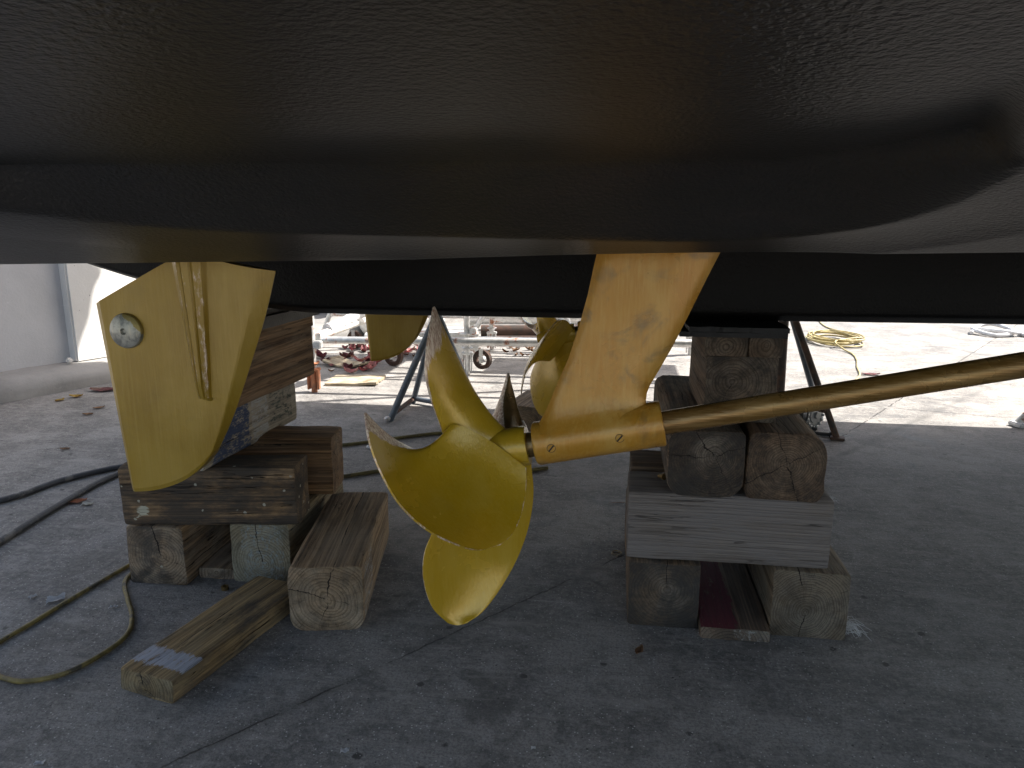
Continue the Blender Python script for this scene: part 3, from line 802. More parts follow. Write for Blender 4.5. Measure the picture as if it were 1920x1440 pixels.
timber('timber_block', 'block of the left stack with flaking blue and white paint on its side', 'timber block', (-1.298, 1.925, .384), R(88), .60, .20, .172,
       m_wood('wood_f', 6, .2, .17, lt=(.24, .235, .215), dk=(.10, .10, .095), grey=.8, greyc=(.25, .25, .24), cracks=((5.9, 1.3), (2.4, 1)), cy=-.01, cz=.05,
              paint=(('y', -1, -.25, -.035, -.09, .07, (.07, .098, .19), .55), ('y', -1, -.015, .085, -.09, .08, (.50, .51, .53), .35), ('y', -1, .10, .26, -.06, .07, (.09, .11, .10), .2))), r=.010, seed=6, group=G1)
timber('timber_block', 'brown cracked block of the left stack directly on the blue painted one', 'timber block', (-1.235, 1.945, .557), R(88), .60, .215, .180,
       m_wood('wood_g', 7, .21, .18, lt=(.175, .125, .085), dk=(.065, .045, .032), grey=.35, cracks=((6.0, 2.2), (.25, 1.8), (5.6, 1.4)), cy=.09, cz=-.0), r=.008, seed=7, group=G1)
timber('plank', 'thin brown plank near the top of the left stack under the black pad', 'plank', (-1.225, 1.955, .738), R(88), .58, .215, .040,
       m_wood('wood_h', 8, .21, .04, lt=(.18, .125, .08), grey=.25, cracks=()), r=.005, seed=8, group=G1)
def pad(name, label, c, s, rz, layers):
    t = thing(name, label, 'pad', (c[0], c[1], c[2]), rz)
    z = 0
    for k, (h, dx, sx) in enumerate(layers):
        bm = bmesh.new(); nx = 26; top = []
        for side in (0, 1):
            for iy in range(9):
                for ix in range(nx + 1):
                    x = (ix / nx - .5) * s[0] * sx + dx; y = (iy / 8 - .5) * s[1]
                    e = .006 * noise.noise(Vector((ix * .7, iy * .9, k + c[0])))
                    if iy in (0, 8): y += e
                    if ix in (0, nx): x += e
                    top.append(bm.verts.new((x, y, z + (h if side else 0) + .002 * noise.noise(Vector((x * 20, y * 20, k))) * (1 if side else 0))))
        K = 9 * (nx + 1)
        for iy in range(8):
            for ix in range(nx):
                a = iy * (nx + 1) + ix
                bm.faces.new((top[K + a], top[K + a + 1], top[K + a + nx + 2], top[K + a + nx + 1])); bm.faces.new((top[a], top[a + nx + 1], top[a + nx + 2], top[a + 1]))
        lp = [i for i in range(nx + 1)] + [j * (nx + 1) + nx for j in range(1, 9)] + [8 * (nx + 1) + i for i in range(nx - 1, -1, -1)] + [j * (nx + 1) for j in range(7, 0, -1)]
        for a, b in zip(lp, lp[1:] + lp[:1]): bm.faces.new((top[a], top[b], top[K + b], top[K + a]))
        obj('rubber_layer', bm, RUBBER, t, 30); z += h + .0006
    return t
pad('rubber_pad', 'black layered rubber pad between the left stack and the keel', (-1.215, 2.25, .779), (.26, .60), R(-2), ((.022, 0, .96), (.018, .012, 1.0), (.016, .0, .93)))

# ---------------------------------------------------------------- right stack
timber('timber_block', 'bottom left dark end grain block of the right stack', 'timber block', (.147, 1.905, 0), R(90.5), .60, .193, .192,
       m_wood('wood_i', 11, .19, .19, grey=.6, greyc=(.12, .12, .115), cracks=((1.5, .7),), cy=-.01, cz=.02, dark=.5, sawn=.15, rim=(.02, .14)), r=.008, seed=11, group=G2)
timber('plank', 'flat plank painted dark red between the bottom blocks of the right stack', 'plank', (.340, 1.865, 0), R(90.5), .62, .186, .034,
       m_wood('wood_j', 12, .19, .034, lt=(.12, .085, .06), dk=(.045, .03, .025), grey=.2, cracks=((.1, .5),), cy=.02, cz=-.04,
              paint=(('z', 1, -.36, .34, -.005, .10, (.13, .022, .034), .75), ('x', -1, -1, 1, -.09, .0, (.30, .30, .28), .1))), r=.006, seed=12, group=G2)
timber('timber_block', 'bottom right block of the right stack with one long check in its ringed end', 'timber block', (.533, 1.905, 0), R(89.5), .58, .198, .194,
       m_wood('wood_k', 13, .2, .19, lt=(.20, .165, .12), grey=.5, greyc=(.16, .155, .14), cracks=((1.35, 1.2), (4.85, 1.4)), cy=.01, cz=-.02, period=.0068), r=.010, seed=13, group=G2)
timber('timber_block', 'wide smooth grey cross beam at the front of the right stack', 'timber beam', (.042, 2.008, .196), R(.3), .532, .185, .194,
       m_wood('wood_l', 14, .19, .19, lt=(.19, .178, .162), dk=(.235, .215, .195), grey=.7, greyc=(.175, .172, .172), cracks=(), cy=.04, cz=.35, endgrey=.1), r=.008, seed=14, rag=.0015, group=G2)
timber('timber_block', 'rear cross beam of the right stack behind the smooth grey one', 'timber beam', (.05, 2.215, .196), R(.5), .53, .18, .197,
       m_wood('wood_m', 15, .18, .2, lt=(.15, .105, .07), dk=(.055, .038, .028), grey=.2, cracks=((2, 1),), cy=.0, cz=.0), r=.008, seed=15, group=G2)
timber('timber_log', 'left rounded log of the right stack with pale rings inside a blackened rim', 'timber block', (.238, 1.892, .394), R(90.5), .72, .198, .182,
       m_wood('wood_n', 16, .2, .18, lt=(.22, .165, .12), dk=(.07, .052, .04), grey=.5, greyc=(.17, .165, .155), cracks=((.05, .8), (2.75, .9), (4.2, .8), (.9, .7)), cy=-.02, cz=.02, dark=.35, period=.0062, rim=(.048, .068)), r=(.028, .020, .045, .045), seed=16, group=G2)
timber('timber_log', 'right rounded log of the right stack with brown cracked end grain and broken corner', 'timber block', (.441, 1.895, .394), R(89), .34, .198, .184,
       m_wood('wood_o', 17, .2, .18, lt=(.18, .125, .085), dk=(.065, .045, .033), grey=.25, greyc=(.14, .12, .10), cracks=((1.2, .9), (4.4, 1.5), (5.8, .8), (2.6, .6)), cy=-.005, cz=.005, period=.0062, endgrey=.3, rim=(.075, .11)), r=(.024, .060, .03, .02), seed=17, rag=.004, group=G2)
timber('timber_block', 'square block of the right stack standing on the two logs behind the shaft', 'timber block', (.328, 1.985, .578), R(90), .42, .188, .180,
       m_wood('wood_p', 18, .19, .18, lt=(.17, .125, .09), dk=(.06, .045, .035), grey=.45, greyc=(.15, .14, .125), cracks=((5.1, .8),), cy=.02, cz=.02, dark=.2), r=.009, seed=18, group=G2)
timber('short_block', 'left thin packing piece with slanting cut near the top of the right stack', 'packing piece', (.283, 1.975, .759), R(90), .40, .112, .052,
       m_wood('wood_q', 19, .11, .05, lt=(.17, .12, .08), grey=.3, cracks=()), r=.006, seed=19, group=G2)
timber('short_block', 'right thin packing piece near the top of the right stack with dark end', 'packing piece', (.383, 1.968, .759), R(90), .40, .086, .053,
       m_wood('wood_r', 20, .09, .05, lt=(.16, .115, .08), grey=.4, cracks=()), r=.006, seed=20, group=G2)
pad('rubber_pad', 'black rubber pad between the right stack and the keel', (.305, 2.21, .8125), (.275, .52), 0, ((.013, -.008, 1.0), (.013, .004, .92)))

# ---------------------------------------------------------------- loose timbers
timber('loose_timber', 'lone brown square timber with ringed end lying right of the left stack', 'timber block', (-.770, 1.755, 0), R(100.5), .58, .205, .190,
       m_wood('wood_s', 31, .2, .19, lt=(.235, .175, .115), dk=(.085, .06, .04), grey=.35, greyc=(.21, .19, .16), cracks=((1.75, 1.6), (5.0, .9), (.3, .8), (3.2, .7)), cy=-.005, cz=-.005, period=.0105, endgrey=.35, sawn=.18,
              paint=(('y', -1, -.27, -.12, -.06, .08, (.42, .42, .42), .1),)), r=(.016, .014, .035, .040), rag=.0035, taper=.03, seed=31)
timber('loose_board', 'short thick board with a pale painted band across its near end', 'board', (-1.083, 1.412, .002), R(77.5), .50, .168, .060,
       m_wood('wood_t', 32, .17, .06, lt=(.215, .165, .09), dk=(.085, .062, .036), grey=.3, greyc=(.17, .16, .12), cracks=((1.57, 1.5), (3.6, 1)), cy=.01, cz=-.01, dark=.15,
              paint=(('z', 1, -.215, -.150, -.09, .09, (.42, .44, .50), .7),)), r=.008, rag=.003, seed=32)
fb = timber('loose_timber', 'weathered timber block on the ground beyond the propeller', 'timber block', (-.46, 3.62, 0), R(79), .36, .22, .19,
       m_wood('wood_u', 33, .22, .19, lt=(.2, .15, .1), grey=.4, cracks=((1, 1),)), r=.01, seed=33)

# ---------------------------------------------------------------- boat stands
def P3(*a): return Vector(a)
st = thing('boat_stand', 'brown tubular tripod boat stand behind the right stack', 'boat stand', (1.0, 4.0, 0), group='tripod boat stands')
def stand_part(t, org, name, p, q, r, m, n=12):
    bm = bmesh.new(); tube(bm, [Vector(p) - Vector(org), Vector(q) - Vector(org)], r, n); return obj(name, bm, m, t, 40)
o_ = (1.0, 4.0, 0)
top = P3(.80, 3.98, .86)
stand_part(st, o_, 'leg', (1.150, 3.90, .0), (.845, 3.96, .76), .017, BRNST)
stand_part(st, o_, 'leg', (1.175, 4.33, .0), (.86, 4.02, .74), .016, BLUST)
stand_part(st, o_, 'leg', (.62, 4.22, .0), (.80, 4.02, .74), .016, BRNST)
stand_part(st, o_, 'centre_tube', (.862, 3.985, .16), (.845, 3.985, 1.06), .026, BRNST)
stand_part(st, o_, 'brace', (1.09, 3.93, .14), (.68, 4.15, .2), .010, BRNST)
bm = bmesh.new(); box(bm, (.15, -.10, .008), (.07, .05, .012), R(-15), .002); obj('foot', bm, BRNST, st)
bm = bmesh.new(); box(bm, (-.155, -.015, 1.075), (.26, .22, .03), 0, .004); obj('head_plate', bm, BRNST, st)
st = thing('boat_stand', 'blue grey tubular boat stand between the rudder and the propeller', 'boat stand', (-1.2, 4.1, 0), group='tripod boat stands')
o_ = (-1.2, 4.1, 0)
stand_part(st, o_, 'leg', (-1.275, 3.92, .0), (-1.025, 3.98, .56), .0195, BLUST)
stand_part(st, o_, 'leg', (-1.265, 4.37, .0), (-1.03, 4.10, .62), .0175, BLUST)
stand_part(st, o_, 'leg', (-.79, 4.15, .0), (-1.0, 4.02, .60), .0175, BLUST)
stand_part(st, o_, 'centre_tube', (-1.02, 4.03, .45), (-1.02, 4.03, 1.04), .026, BLUST)
stand_part(st, o_, 'brace', (-1.262, 3.95, .035), (-1.258, 4.35, .03), .014, RUST)
stand_part(st, o_, 'brace', (-1.258, 4.36, .03), (-.82, 4.16, .025), .015, BLUST)
bm = bmesh.new(); lathe(bm, (-.082, -.20, .01), (0, 0, 1), [(0, .016), (.012, .02), (.02, .014), (.022, 0)], 12); obj('foot', bm, GALV, st)
bm = bmesh.new(); box(bm, (.18, -.07, 1.055), (.26, .22, .03), 0, .004); obj('head_plate', bm, BLUST, st)

# machine lying by the right stand
mc = thing('motor', 'dark grey machine with a ribbed round flange lying at the foot of the brown stand', 'machine', (1.05, 4.08, 0), R(-8))
bm = bmesh.new(); lathe(bm, (-.17, .06, .085), (1, -.25, 0), [(0, .03), (.01, .058), (.05, .066), (.12, .066), (.13, .07), (.135, .07), (.14, .062), (.17, .06), (.175, .05)], 28); obj('housing', bm, DKMET, mc)
bm = bmesh.new()
for k in range(5): lathe(bm, (-.13 + k * .018, .05 - k * .0045, .085), (1, -.25, 0), [(0, .069), (.006, .069)], 28)
obj('cooling_rib', bm, LTMET, mc)
bm = bmesh.new(); lathe(bm, (.01, .012, .085), (.75, -.65, 0), [(0, .075), (.018, .075), (.020, .062), (.02, .046), (.026, .044), (.028, .02), (.04, .018), (.041, 0)], 32)
for k in range(16):
    a = 2 * math.pi * k / 16; d = Vector((.75, -.65, 0)).normalized(); u = d.orthogonal().normalized(); v = d.cross(u)
    lathe(bm, Vector((.012, .011, .085)) + (u * math.cos(a) + v * math.sin(a)) * .068, d, [(0, .008), (.026, .008), (.028, .005)], 8)
obj('flange', bm, LTMET, mc)
bm = bmesh.new(); tube(bm, [(-.10, -.05, .10), (-.06, -.09, .02), (.02, -.11, .012), (.10, -.12, .012)], .010, 8, smoothn=14); lathe(bm, (.09, -.12, .012), (1, -.1, 0), [(0, .017), (.02, .017), (.024, .01)], 10); obj('handle', bm, RUBBER, mc)
bm = bmesh.new(); tube(bm, [(-.05, -.02, .14), (-.04, -.06, .19), (-.02, -.08, .10), (-.06, -.09, .02), (-.16, -.07, .006), (-.3, .02, .006)], .005, 6, smoothn=24)
tube(bm, [(-.11, -.01, .14), (-.12, -.05, .2), (-.1, -.08, .12), (-.11, -.09, .02), (-.2, -.02, .006)], .005, 6, smoothn=20); obj('cable', bm, RUBBER, mc)
bm = bmesh.new(); box(bm, (-.08, .04, .012), (.24, .14, .018), 0, .004); obj('base_plate', bm, DKMET, mc)

# ---------------------------------------------------------------- hoses
def hose(name, label, pts, r, m, n=60, z=None, cat='hose'):
    bm = bmesh.new(); tube(bm, [(p[0], p[1], (p[2] if len(p) > 2 else 0) + r + .001) for p in pts], r, 9, smoothn=n, wob=.05)
    return tag(obj(name, bm, m, None, 60), label, cat)
hose('black_hose', 'thick black rubber hose crossing the floor at left, upper run', [(-3.1, 1.9), (-2.44, 2.464), (-2.366, 2.727), (-2.216, 2.944), (-1.95, 3.1), (-1.7, 3.18), (-1.45, 3.42)], .0125, HOSEK)
hose('black_hose', 'thick black rubber hose at left nearer the camera, lower run', [(-2.1, 1.4), (-2.122, 2.119), (-2.163, 2.419), (-2.184, 2.809), (-2.08, 3.02), (-1.85, 2.98), (-1.6, 2.86)], .0125, HOSEK)
hose('yellow_hose', 'thin dirty yellow hose looping on the floor before the left stack', [(-1.9, 1.1), (-1.64, 1.45), (-1.605, 1.62), (-1.590, 1.79), (-1.563, 2.022), (-1.545, 2.12), (-1.52, 2.08), (-1.509, 1.937), (-1.42, 1.82), (-1.346, 1.734), (-1.300, 1.65), (-1.296, 1.578), (-1.338, 1.458), (-1.413, 1.415), (-1.489, 1.425), (-1.62, 1.46), (-1.8, 1.42)], 0.0066, HOSEY, 140)
hose('olive_hose', 'olive hose running across the floor behind the propeller, far run', [(-2.0, 3.25), (-1.6, 3.36), (-1.365, 3.403), (-1.146, 3.549), (-.91, 3.693), (-.6, 3.75), (-.2, 3.9)], .009, HOSEO)
hose('olive_hose', 'olive hose lying just behind the lone timber, near run', [(-1.5, 2.75), (-1.18, 2.955), (-1.008, 3.067), (-.8, 3.14), (-.5, 3.1), (-.3, 3.2)], .009, HOSEO)
hose('olive_hose', 'olive hose in shade passing left of the upper propeller blade', [(-1.05, 3.25), (-.85, 3.42), (-.72, 3.40), (-.6, 3.3), (-.45, 3.28)], .008, HOSEO)
rng = random.Random(3); cl = []
for k in range(0, 7 * 16):
    a = 2 * math.pi * k / 16; q = .72 + .28 * noise.noise(Vector((k * .13, 2, 0))) + rng.uniform(-.03, .03)
    cl.append((2.03 + .30 * q * math.cos(a) + .06 * noise.noise(Vector((k * .05, 0, 0))), 7.3 + .46 * q * math.sin(a), .012 + .008 * (k // 16)))
cl += [(1.95, 6.95, .05), (1.98, 6.80, .01), (2.0, 6.6, 0), (1.95, 6.3, 0), (1.86, 5.98, 0), (1.78, 5.65, 0), (1.62, 5.3, 0), (1.45, 4.9, 0), (1.30, 4.72, 0)]
cl = [(2.5, 9.6, 0), (2.3, 8.9, 0), (2.24, 8.3, 0), (2.3, 7.9, 0)] + cl
hose('coiled_hose', 'coil of bright yellow hose on the sunlit floor at right', cl, .0075, HOSEB, 800)
hose('white_rope', 'heap of white rope on the sunlit floor at the far right', [(3.55, 8.0), (3.7, 8.25, .03), (3.85, 8.3, .06), (3.95, 8.0, .02), (3.7, 7.85), (3.6, 8.1, .03), (3.85, 7.9, .03), (4.1, 8.0), (4.3, 7.9), (4.6, 8.05), (4.2, 8.2, .02), (4.0, 7.9), (4.5, 7.8)], .02, PAPER, 160, cat='rope')

# ---------------------------------------------------------------- wall at the left
wa = math.atan2(.665, .281); wd = Vector((math.cos(wa), math.sin(wa), 0)); wn = Vector((math.sin(wa), -math.cos(wa), 0))   # wn faces the yard
W0 = Vector((-3.817, 3.971, 0))
wall = thing('concrete_wall', 'grey boundary wall with pale pillar and rough rounded plinth at the far left', 'wall', tuple(W0))
def wallbox(name, s0, s1, d0, d1, z0, z1, m, bev=.006):
    bm = bmesh.new(); c = wd * (s0 + s1) / 2 - wn * (d0 + d1) / 2
    box(bm, (c.x, c.y, (z0 + z1) / 2), (s1 - s0, abs(d1 - d0), z1 - z0), wa, bev); return obj(name, bm, m, wall, 40)
bm = bmesh.new(); pr_ = []
for s in [i * .12 - 6 for i in range(101)]:
    ring = []
    for (d, z) in ((0, -.02), (0, .055), (.012, .085), (.04, .108), (.09, .122), (.2, .13), (.62, .135), (.62, -.02)):
        q = wd * s - wn * d; jz = .008 * noise.noise(Vector((s * 4, d * 20, z * 9))); jd = .010 * noise.noise(Vector((s * 2.2, 3, z * 20)))
        ring.append(bm.verts.new((q.x + wn.x * jd, q.y + wn.y * jd, z + (jz if z > .05 else 0))))
    pr_.append(ring)
for a, b in zip(pr_, pr_[1:]):
    for j in range(7): bm.faces.new((a[j], a[j + 1], b[j + 1], b[j]))
obj('plinth', bm, PLINTH, wall, 50)
def sdist(p): q = Vector(p) - W0; return q.dot(wd), -q.dot(wn)
sp_, dp_ = sdist(gd(135, 678, .13)); sq_, dq_ = sdist(gd(0, 697, .13))
PD = (dp_ + dq_) / 2
wallbox('panel', -6, sp_ + .02, PD + .0, PD + .18, .125, 2.6, PANEL)
wallbox('pillar', sp_, sp_ + 2.1, PD - .085, PD + .18, .128, 2.65, PILLAR, .012)
bm = bmesh.new(); q = wd * (sp_ - .06) - wn * (PD - .1); box(bm, (q.x, q.y, .155), (.05, .035, .04), wa, .012)
o = obj('stone', bm, PILLAR); o.location = W0; tag(o, 'small white stone on the plinth at the pillar base', 'stone')
# white building wall far behind the scaffold
bw = thing('yard_wall', 'sunlit white rendered wall behind the scaffold', 'wall', (-3.2, 8.9, 0))
bm = bmesh.new(); box(bm, (0, .1, 1.3), (3.6, .2, 2.6), R(4), .01); obj('panel', bm, WWALL, bw)
bm = bmesh.new(); box(bm, (0, -.02, .06), (3.6, .1, .12), R(4), .01); obj('plinth', bm, PLINTH, bw)

# ---------------------------------------------------------------- scaffold
sca = thing('scaffold_tower', 'galvanised rolling scaffold tower standing in the sun behind the keel', 'scaffold', (-1.5, 5, 0))
so = Vector((-1.5, 5, 0))
def sp3(name, p, q, r, m=GALV, n=14):
    bm = bmesh.new(); tube(bm, [Vector(p) - so, Vector(q) - so], r, n); return obj(name, bm, m, sca, 40)
UP = [(-2.0, 4.57), (-1.11, 5.32), (-2.0, 6.4), (.62, 5.32), (-1.11, 6.4), (.62, 6.4)]
for i, (x, y) in enumerate(UP):
    u_ = sp3('upright', (x, y, .16), (x, y, 2.3), .0242)
    # rosette clamp, screw jack and base shoe
    bm = bmesh.new(); lathe(bm, Vector((x, y, .30)) - so, (0, 0, 1), [(0, .03), (.002, .058), (.008, .058), (.01, .03)], 20)
    box(bm, Vector((x + .05, y - .015, .325)) - so, (.05, .05, .05), 0, .006); box(bm, Vector((x + .03, y + .03, .37)) - so, (.04, .03, .05), .4, .005)
    obj('coupler', bm, GALV, u_, 40)
    bm = bmesh.new(); lathe(bm, Vector((x, y, .0)) - so, (0, 0, 1), [(0, .02), (.02, .019), (.165, .019), (.17, .024), (.185, .024), (.20, .045), (.205, .02)], 16)
    for s in (-1, 1):
        box(bm, Vector((x + s * .032, y, .085)) - so, (.012, .05, .13), s * .1, .003)
    box(bm, Vector((x, y, .155)) - so, (.085, .055, .02), 0, .004)
    obj('base_jack', bm, RUSTO if i == 0 else GALV, sca, 40)
sp3('ledger', (-1.97, 4.62, .345), (.6, 4.72, .365), .0242)
sp3('ledger', (-2.0, 4.60, .36), (-1.55, 5.9, .52), .030, GALVW)
sp3('ledger', (-1.08, 5.32, .262), (.6, 5.32, .262), .0242)
sp3('ledger', (-2.6, 6.4, .30), (.7, 6.4, .30), .0242)
sp3('ledger', (-2.5, 6.1, .43), (-.2, 6.25, .45), .0242, GALVW)
sp3('ledger', (-1.3, 5.83, 2.0), (2.2, 5.83, 2.0), .03)
sp3('ledger', (-2.0, 5.62, 2.0), (2.2, 5.60, 2.0), .022)
sp3('ledger', (-2.0, 6.4, 2.0), (1.7, 6.4, 2.0), .024)
sp3('brace', (-2.55, 5.9, .05), (-2.2, 6.1, .95), .020, GALVW)
sp3('brace', (-1.72, 6.35, .05), (-1.45, 6.4, .9), .022)
sp3('ledger', (-2.9, 5.7, .52), (-1.2, 5.95, .50), .020, GALVW)
sp3('upright', (-1.55, 6.05, .02), (-1.55, 6.05, 1.9), .020)
sp3('brace', (-1.1, 6.4, .55), (-.3, 6.4, .08), .018)
sp3('ledger', (-1.2, 6.0, .12), (.2, 6.1, .12), .022, GALVW)
sp3('ledger', (-1.1, 6.4, .56), (.6, 6.4, .56), .022)
sp3('brace', (-1.95, 5.7, .62), (-1.45, 5.5, .12), .021, GALVW)
sp3('brace', (-.55, 6.35, .55), (-.35, 6.3, .1), .022)
sp3('brace', (-1.3, 6.3, .1), (-1.0, 6.35, .6), .022)
for (x, y, rr, m) in ((-1.76, 5.55, .085, RUST), (-1.02, 5.42, .075, RUST), (-2.35, 6.3, .08, RUST)):
    bm = bmesh.new(); c = Vector((x, y, rr + (.02 if y < 5.5 else .0))) - so
    lathe(bm, c - Vector((0, .018, 0)), (.35, .94, 0), [(0, rr * .62), (0, rr), (.036, rr), (.036, rr * .62), (0, rr * .62)], 26, False)
    cs = obj('caster', bm, m, sca, 40)
    bm = bmesh.new(); lathe(bm, c, (.35, .94, 0), [(-.005, .02), (.03, .02)], 12); box(bm, c + Vector((0, -.03, rr * .4)), (.03, .006, rr * 1.5), .3, .002); obj('fork', bm, GALV, cs, 40)
SX, SY = 1.45, .585      # the deck boards lie high above and shade the strips of floor seen below
def deck(x0, x1, y0, y1, z=2.04):
    bm = bmesh.new(); box(bm, Vector(((x0 + x1) / 2 + SX, (y0 + y1) / 2 + SY, z)) - so, (x1 - x0, y1 - y0, .04), 0, .004); obj('deck_board', bm, PLYW, sca)
deck(-1.0, -.68, 5.34, 5.97); deck(-2.7, -2.2, 5.05, 5.95); deck(-2.17, -1.72, 5.10, 5.95); deck(.22, .45, 5.35, 5.9); deck(-1.46, -1.32, 5.0, 5.9)
for (x, y) in ((-2.0, 4.57), (-1.11, 5.32), (.62, 5.32), (-2.0, 6.4)):  # uprights lengthened to carry the added sheet
    sp3('upright', (x, y, 2.3), (x, y, 4.4), .0242)
bm = bmesh.new(); n_ = 60; V = []
for i in range(n_ + 1):
    x = -2.05 + 2.35 * i / n_
    e = .2 * noise.noise(Vector((x * 3.1, 1, 0))) + .10 * noise.noise(Vector((x * 9, 4, 0)))
    V.append([bm.verts.new(Vector((x, 4.62 + (y_ - 4.62) * (1 + (e if k == 5 else 0)), 4.05 + .05 * noise.noise(Vector((x * 2, k, 0))))) - so) for k, y_ in enumerate((4.62, 4.9, 5.2, 5.45, 5.65, 5.84))])
for a, b in zip(V, V[1:]):
    for j in range(5): bm.faces.new((a[j], a[j + 1], b[j + 1], b[j]))
bmesh.ops.solidify(bm, geom=bm.faces[:], thickness=.004)
obj('added_shade_sheet', bm, PLYW, sca, 60)  # unseen sheet, added to throw ragged shade on the left wall
# ribbed drain hose hung on the frame
bm = bmesh.new(); rad = []; pts_ = []
for k in range(60):
    t = k / 59; p = Vector((-1.96, 4.75, .40)).lerp(Vector((-1.72, 5.4, .60)), t); p.z -= .03 * math.sin(math.pi * t); pts_.append(p); rad.append(.036 + (.005 if k % 6 < 2 else 0))
tube(bm, pts_, rad, 14); tag(obj('ribbed_hose', bm, PAPER, None, 60), 'white ribbed hose hanging on the scaffold near its rusty foot', 'hose')

# clutter on the floor behind the scaffold
def lying(name, label, p, q, r, m, cat='pipe', group='pipes lying behind the scaffold'):
    bm = bmesh.new(); P_, Q_ = Vector(p), Vector(q); d = (Q_ - P_).normalized(); u = d.orthogonal()
    lathe(bm, P_, d, [(0.02, r * .8), (0, r * .8), (0, r), ((Q_ - P_).length, r), ((Q_ - P_).length, r * .8), ((Q_ - P_).length - .02, r * .8)], 18)
    return tag(obj(name, bm, m, None, 40), label, cat, group)
lying('rusty_pipe', 'thick rusty brown pipe on the floor beyond the scaffold upright', (-1.35, 7.15, .06), (-.35, 7.3, .06), .058, RUST)
lying('rusty_pipe', 'long thin rusty pipe in front of the thick one', (-1.2, 6.85, .03), (-.1, 7.0, .03), .03, RUST)
lying('steel_pipe', 'white galvanised pipe nearest the rusty pipes', (-1.5, 6.6, .035), (.4, 6.75, .035), .034, GALVW)
lying('steel_pipe', 'long galvanised pipe lying farthest back behind the scaffold', (-1.6, 7.65, .12), (.3, 7.75, .12), .06, GALV)
lying('steel_pipe', 'white pipe lying at far left behind the scaffold', (-2.9, 7.3, .05), (-1.5, 7.1, .05), .05, GALVW)
lying('steel_pipe', 'short pale pipe by the scaffold wheel', (-2.4, 6.75, .04), (-1.6, 6.65, .04), .04, GALV)
def gas(name, label, p, d, r, L, m):
    bm = bmesh.new(); lathe(bm, p, d, [(0, 0), (.01, r * .5), (.05, r * .9), (.09, r), (L - .09, r), (L - .05, r * .9), (L - .01, r * .5), (L, 0)], 26)
    for k in (.25, .75): lathe(bm, Vector(p) + Vector(d).normalized() * L * k, d, [(0, r * 1.03), (.02, r * 1.03)], 26)
    return tag(obj(name, bm, m, None, 50), label, 'tank')
gas('steel_tank', 'pale round ended tank lying behind the scaffold ledger', (-2.55, 7.0, .16), (1, .12, 0), .15, .85, GALVW)
bm = bmesh.new(); box(bm, (0, 0, .11), (.5, .36, .22), 0, .01)
for k in range(4): box(bm, (-.2 + k * .13, -.185, .11), (.02, .012, .2), 0, .003)
o = obj('metal_crate', bm, GALV); o.location = (-1.42, 6.05, 0); o.rotation_euler = (0, 0, .2); tag(o, 'small grey metal box beside the scaffold wheel', 'box')
def flat_board(name, label, c, s, rz, m, tilt=0):
    bm = bmesh.new(); n = 14; V = []
    for sd_ in (0, 1):
        for j in range(n + 1):
            for i in range(n + 1):
                x = (i / n - .5) * s[0]; y = (j / n - .5) * s[1]
                if i in (0, n): x += .02 * noise.noise(Vector((j * .5, i, c[0])))
                z = .02 * max(0, noise.noise(Vector((x * 4, y * 4, c[1])))) + sd_ * s[2] + .12 * (abs(x) / s[0]) ** 2 * tilt
                V.append(bm.verts.new((x, y, z)))
    K = (n + 1) ** 2
    for j in range(n):
        for i in range(n):
            a = j * (n + 1) + i
            bm.faces.new((V[K + a], V[K + a + 1], V[K + a + n + 2], V[K + a + n + 1])); bm.faces.new((V[a], V[a + n + 1], V[a + n + 2], V[a + 1]))
    lp = list(range(n + 1)) + [j * (n + 1) + n for j in range(1, n + 1)] + [n * (n + 1) + i for i in range(n - 1, -1, -1)] + [j * (n + 1) for j in range(n - 1, 0, -1)]
    for a, b in zip(lp, lp[1:] + lp[:1]): bm.faces.new((V[a], V[b], V[K + b], V[K + a]))
    o = obj(name, bm, m, None, 40); o.location = c; o.rotation_euler = (0, 0, rz)
    return tag(o, label, 'board')
flat_board('bleached_board', 'sun bleached board lying by the rusty scaffold foot', (-1.84, 4.92, .002), (.36, .30, .018), .1, PLYW)
flat_board('bleached_board', 'second pale board farther back near the crimson leaves', (-2.1, 5.5, .002), (.36, .22, .014), -.3, PLYW, 1)

# ---------------------------------------------------------------- leaves and scraps
def leaf_mesh(name, L, W, m, curl, sd_):
    bm = bmesh.new(); n = 8; rows_ = []
    for i in range(n + 1):
        t = i / n; w_ = W * math.sin(math.pi * (t * .92 + .04)) ** .8 * (1 + .25 * noise.noise(Vector((t * 5, sd_, 0))))
        z = curl * (t - .5) ** 2 * 4 + .006 * noise.noise(Vector((t * 4, sd_, 3)))
        rows_.append([bm.verts.new(((t - .5) * L, s * w_ / 2, max(.001, z + abs(s) * curl * .8 * (1 + .5 * noise.noise(Vector((t * 3, s, sd_)))) + .002))) for s in (-1, -.5, 0, .5, 1)])
    for a, b in zip(rows_, rows_[1:]):
        for j in range(4): bm.faces.new((a[j], a[j + 1], b[j + 1], b[j]))
    r = bmesh.ops.solidify(bm, geom=bm.faces[:], thickness=.0008)
    return obj(name, bm, m, None, 60)
protos = []
rl = random.Random(11)
kinds = [('crimson_leaf', LEAFR, 'crimson dry leaf in the drift under the scaffold', 'crimson leaves under the scaffold'), ('pink_leaf', LEAFP, 'faded pink dry leaf in the drift under the scaffold', 'pink leaves under the scaffold'), ('brown_leaf', LEAFB, 'small brown dry leaf among the scaffold litter', 'brown leaves under the scaffold')]
for nm, mt, lb, gp in kinds:
    base = leaf_mesh(nm, .13, .075, mt, .03, len(protos)); tag(base, lb, 'leaf', gp); protos.append(base)
spots = []
for k in range(40): spots.append((rl.uniform(-2.6, -1.72), rl.uniform(5.2, 6.3), rl.choice((0, 0, 1, 1, 2))))
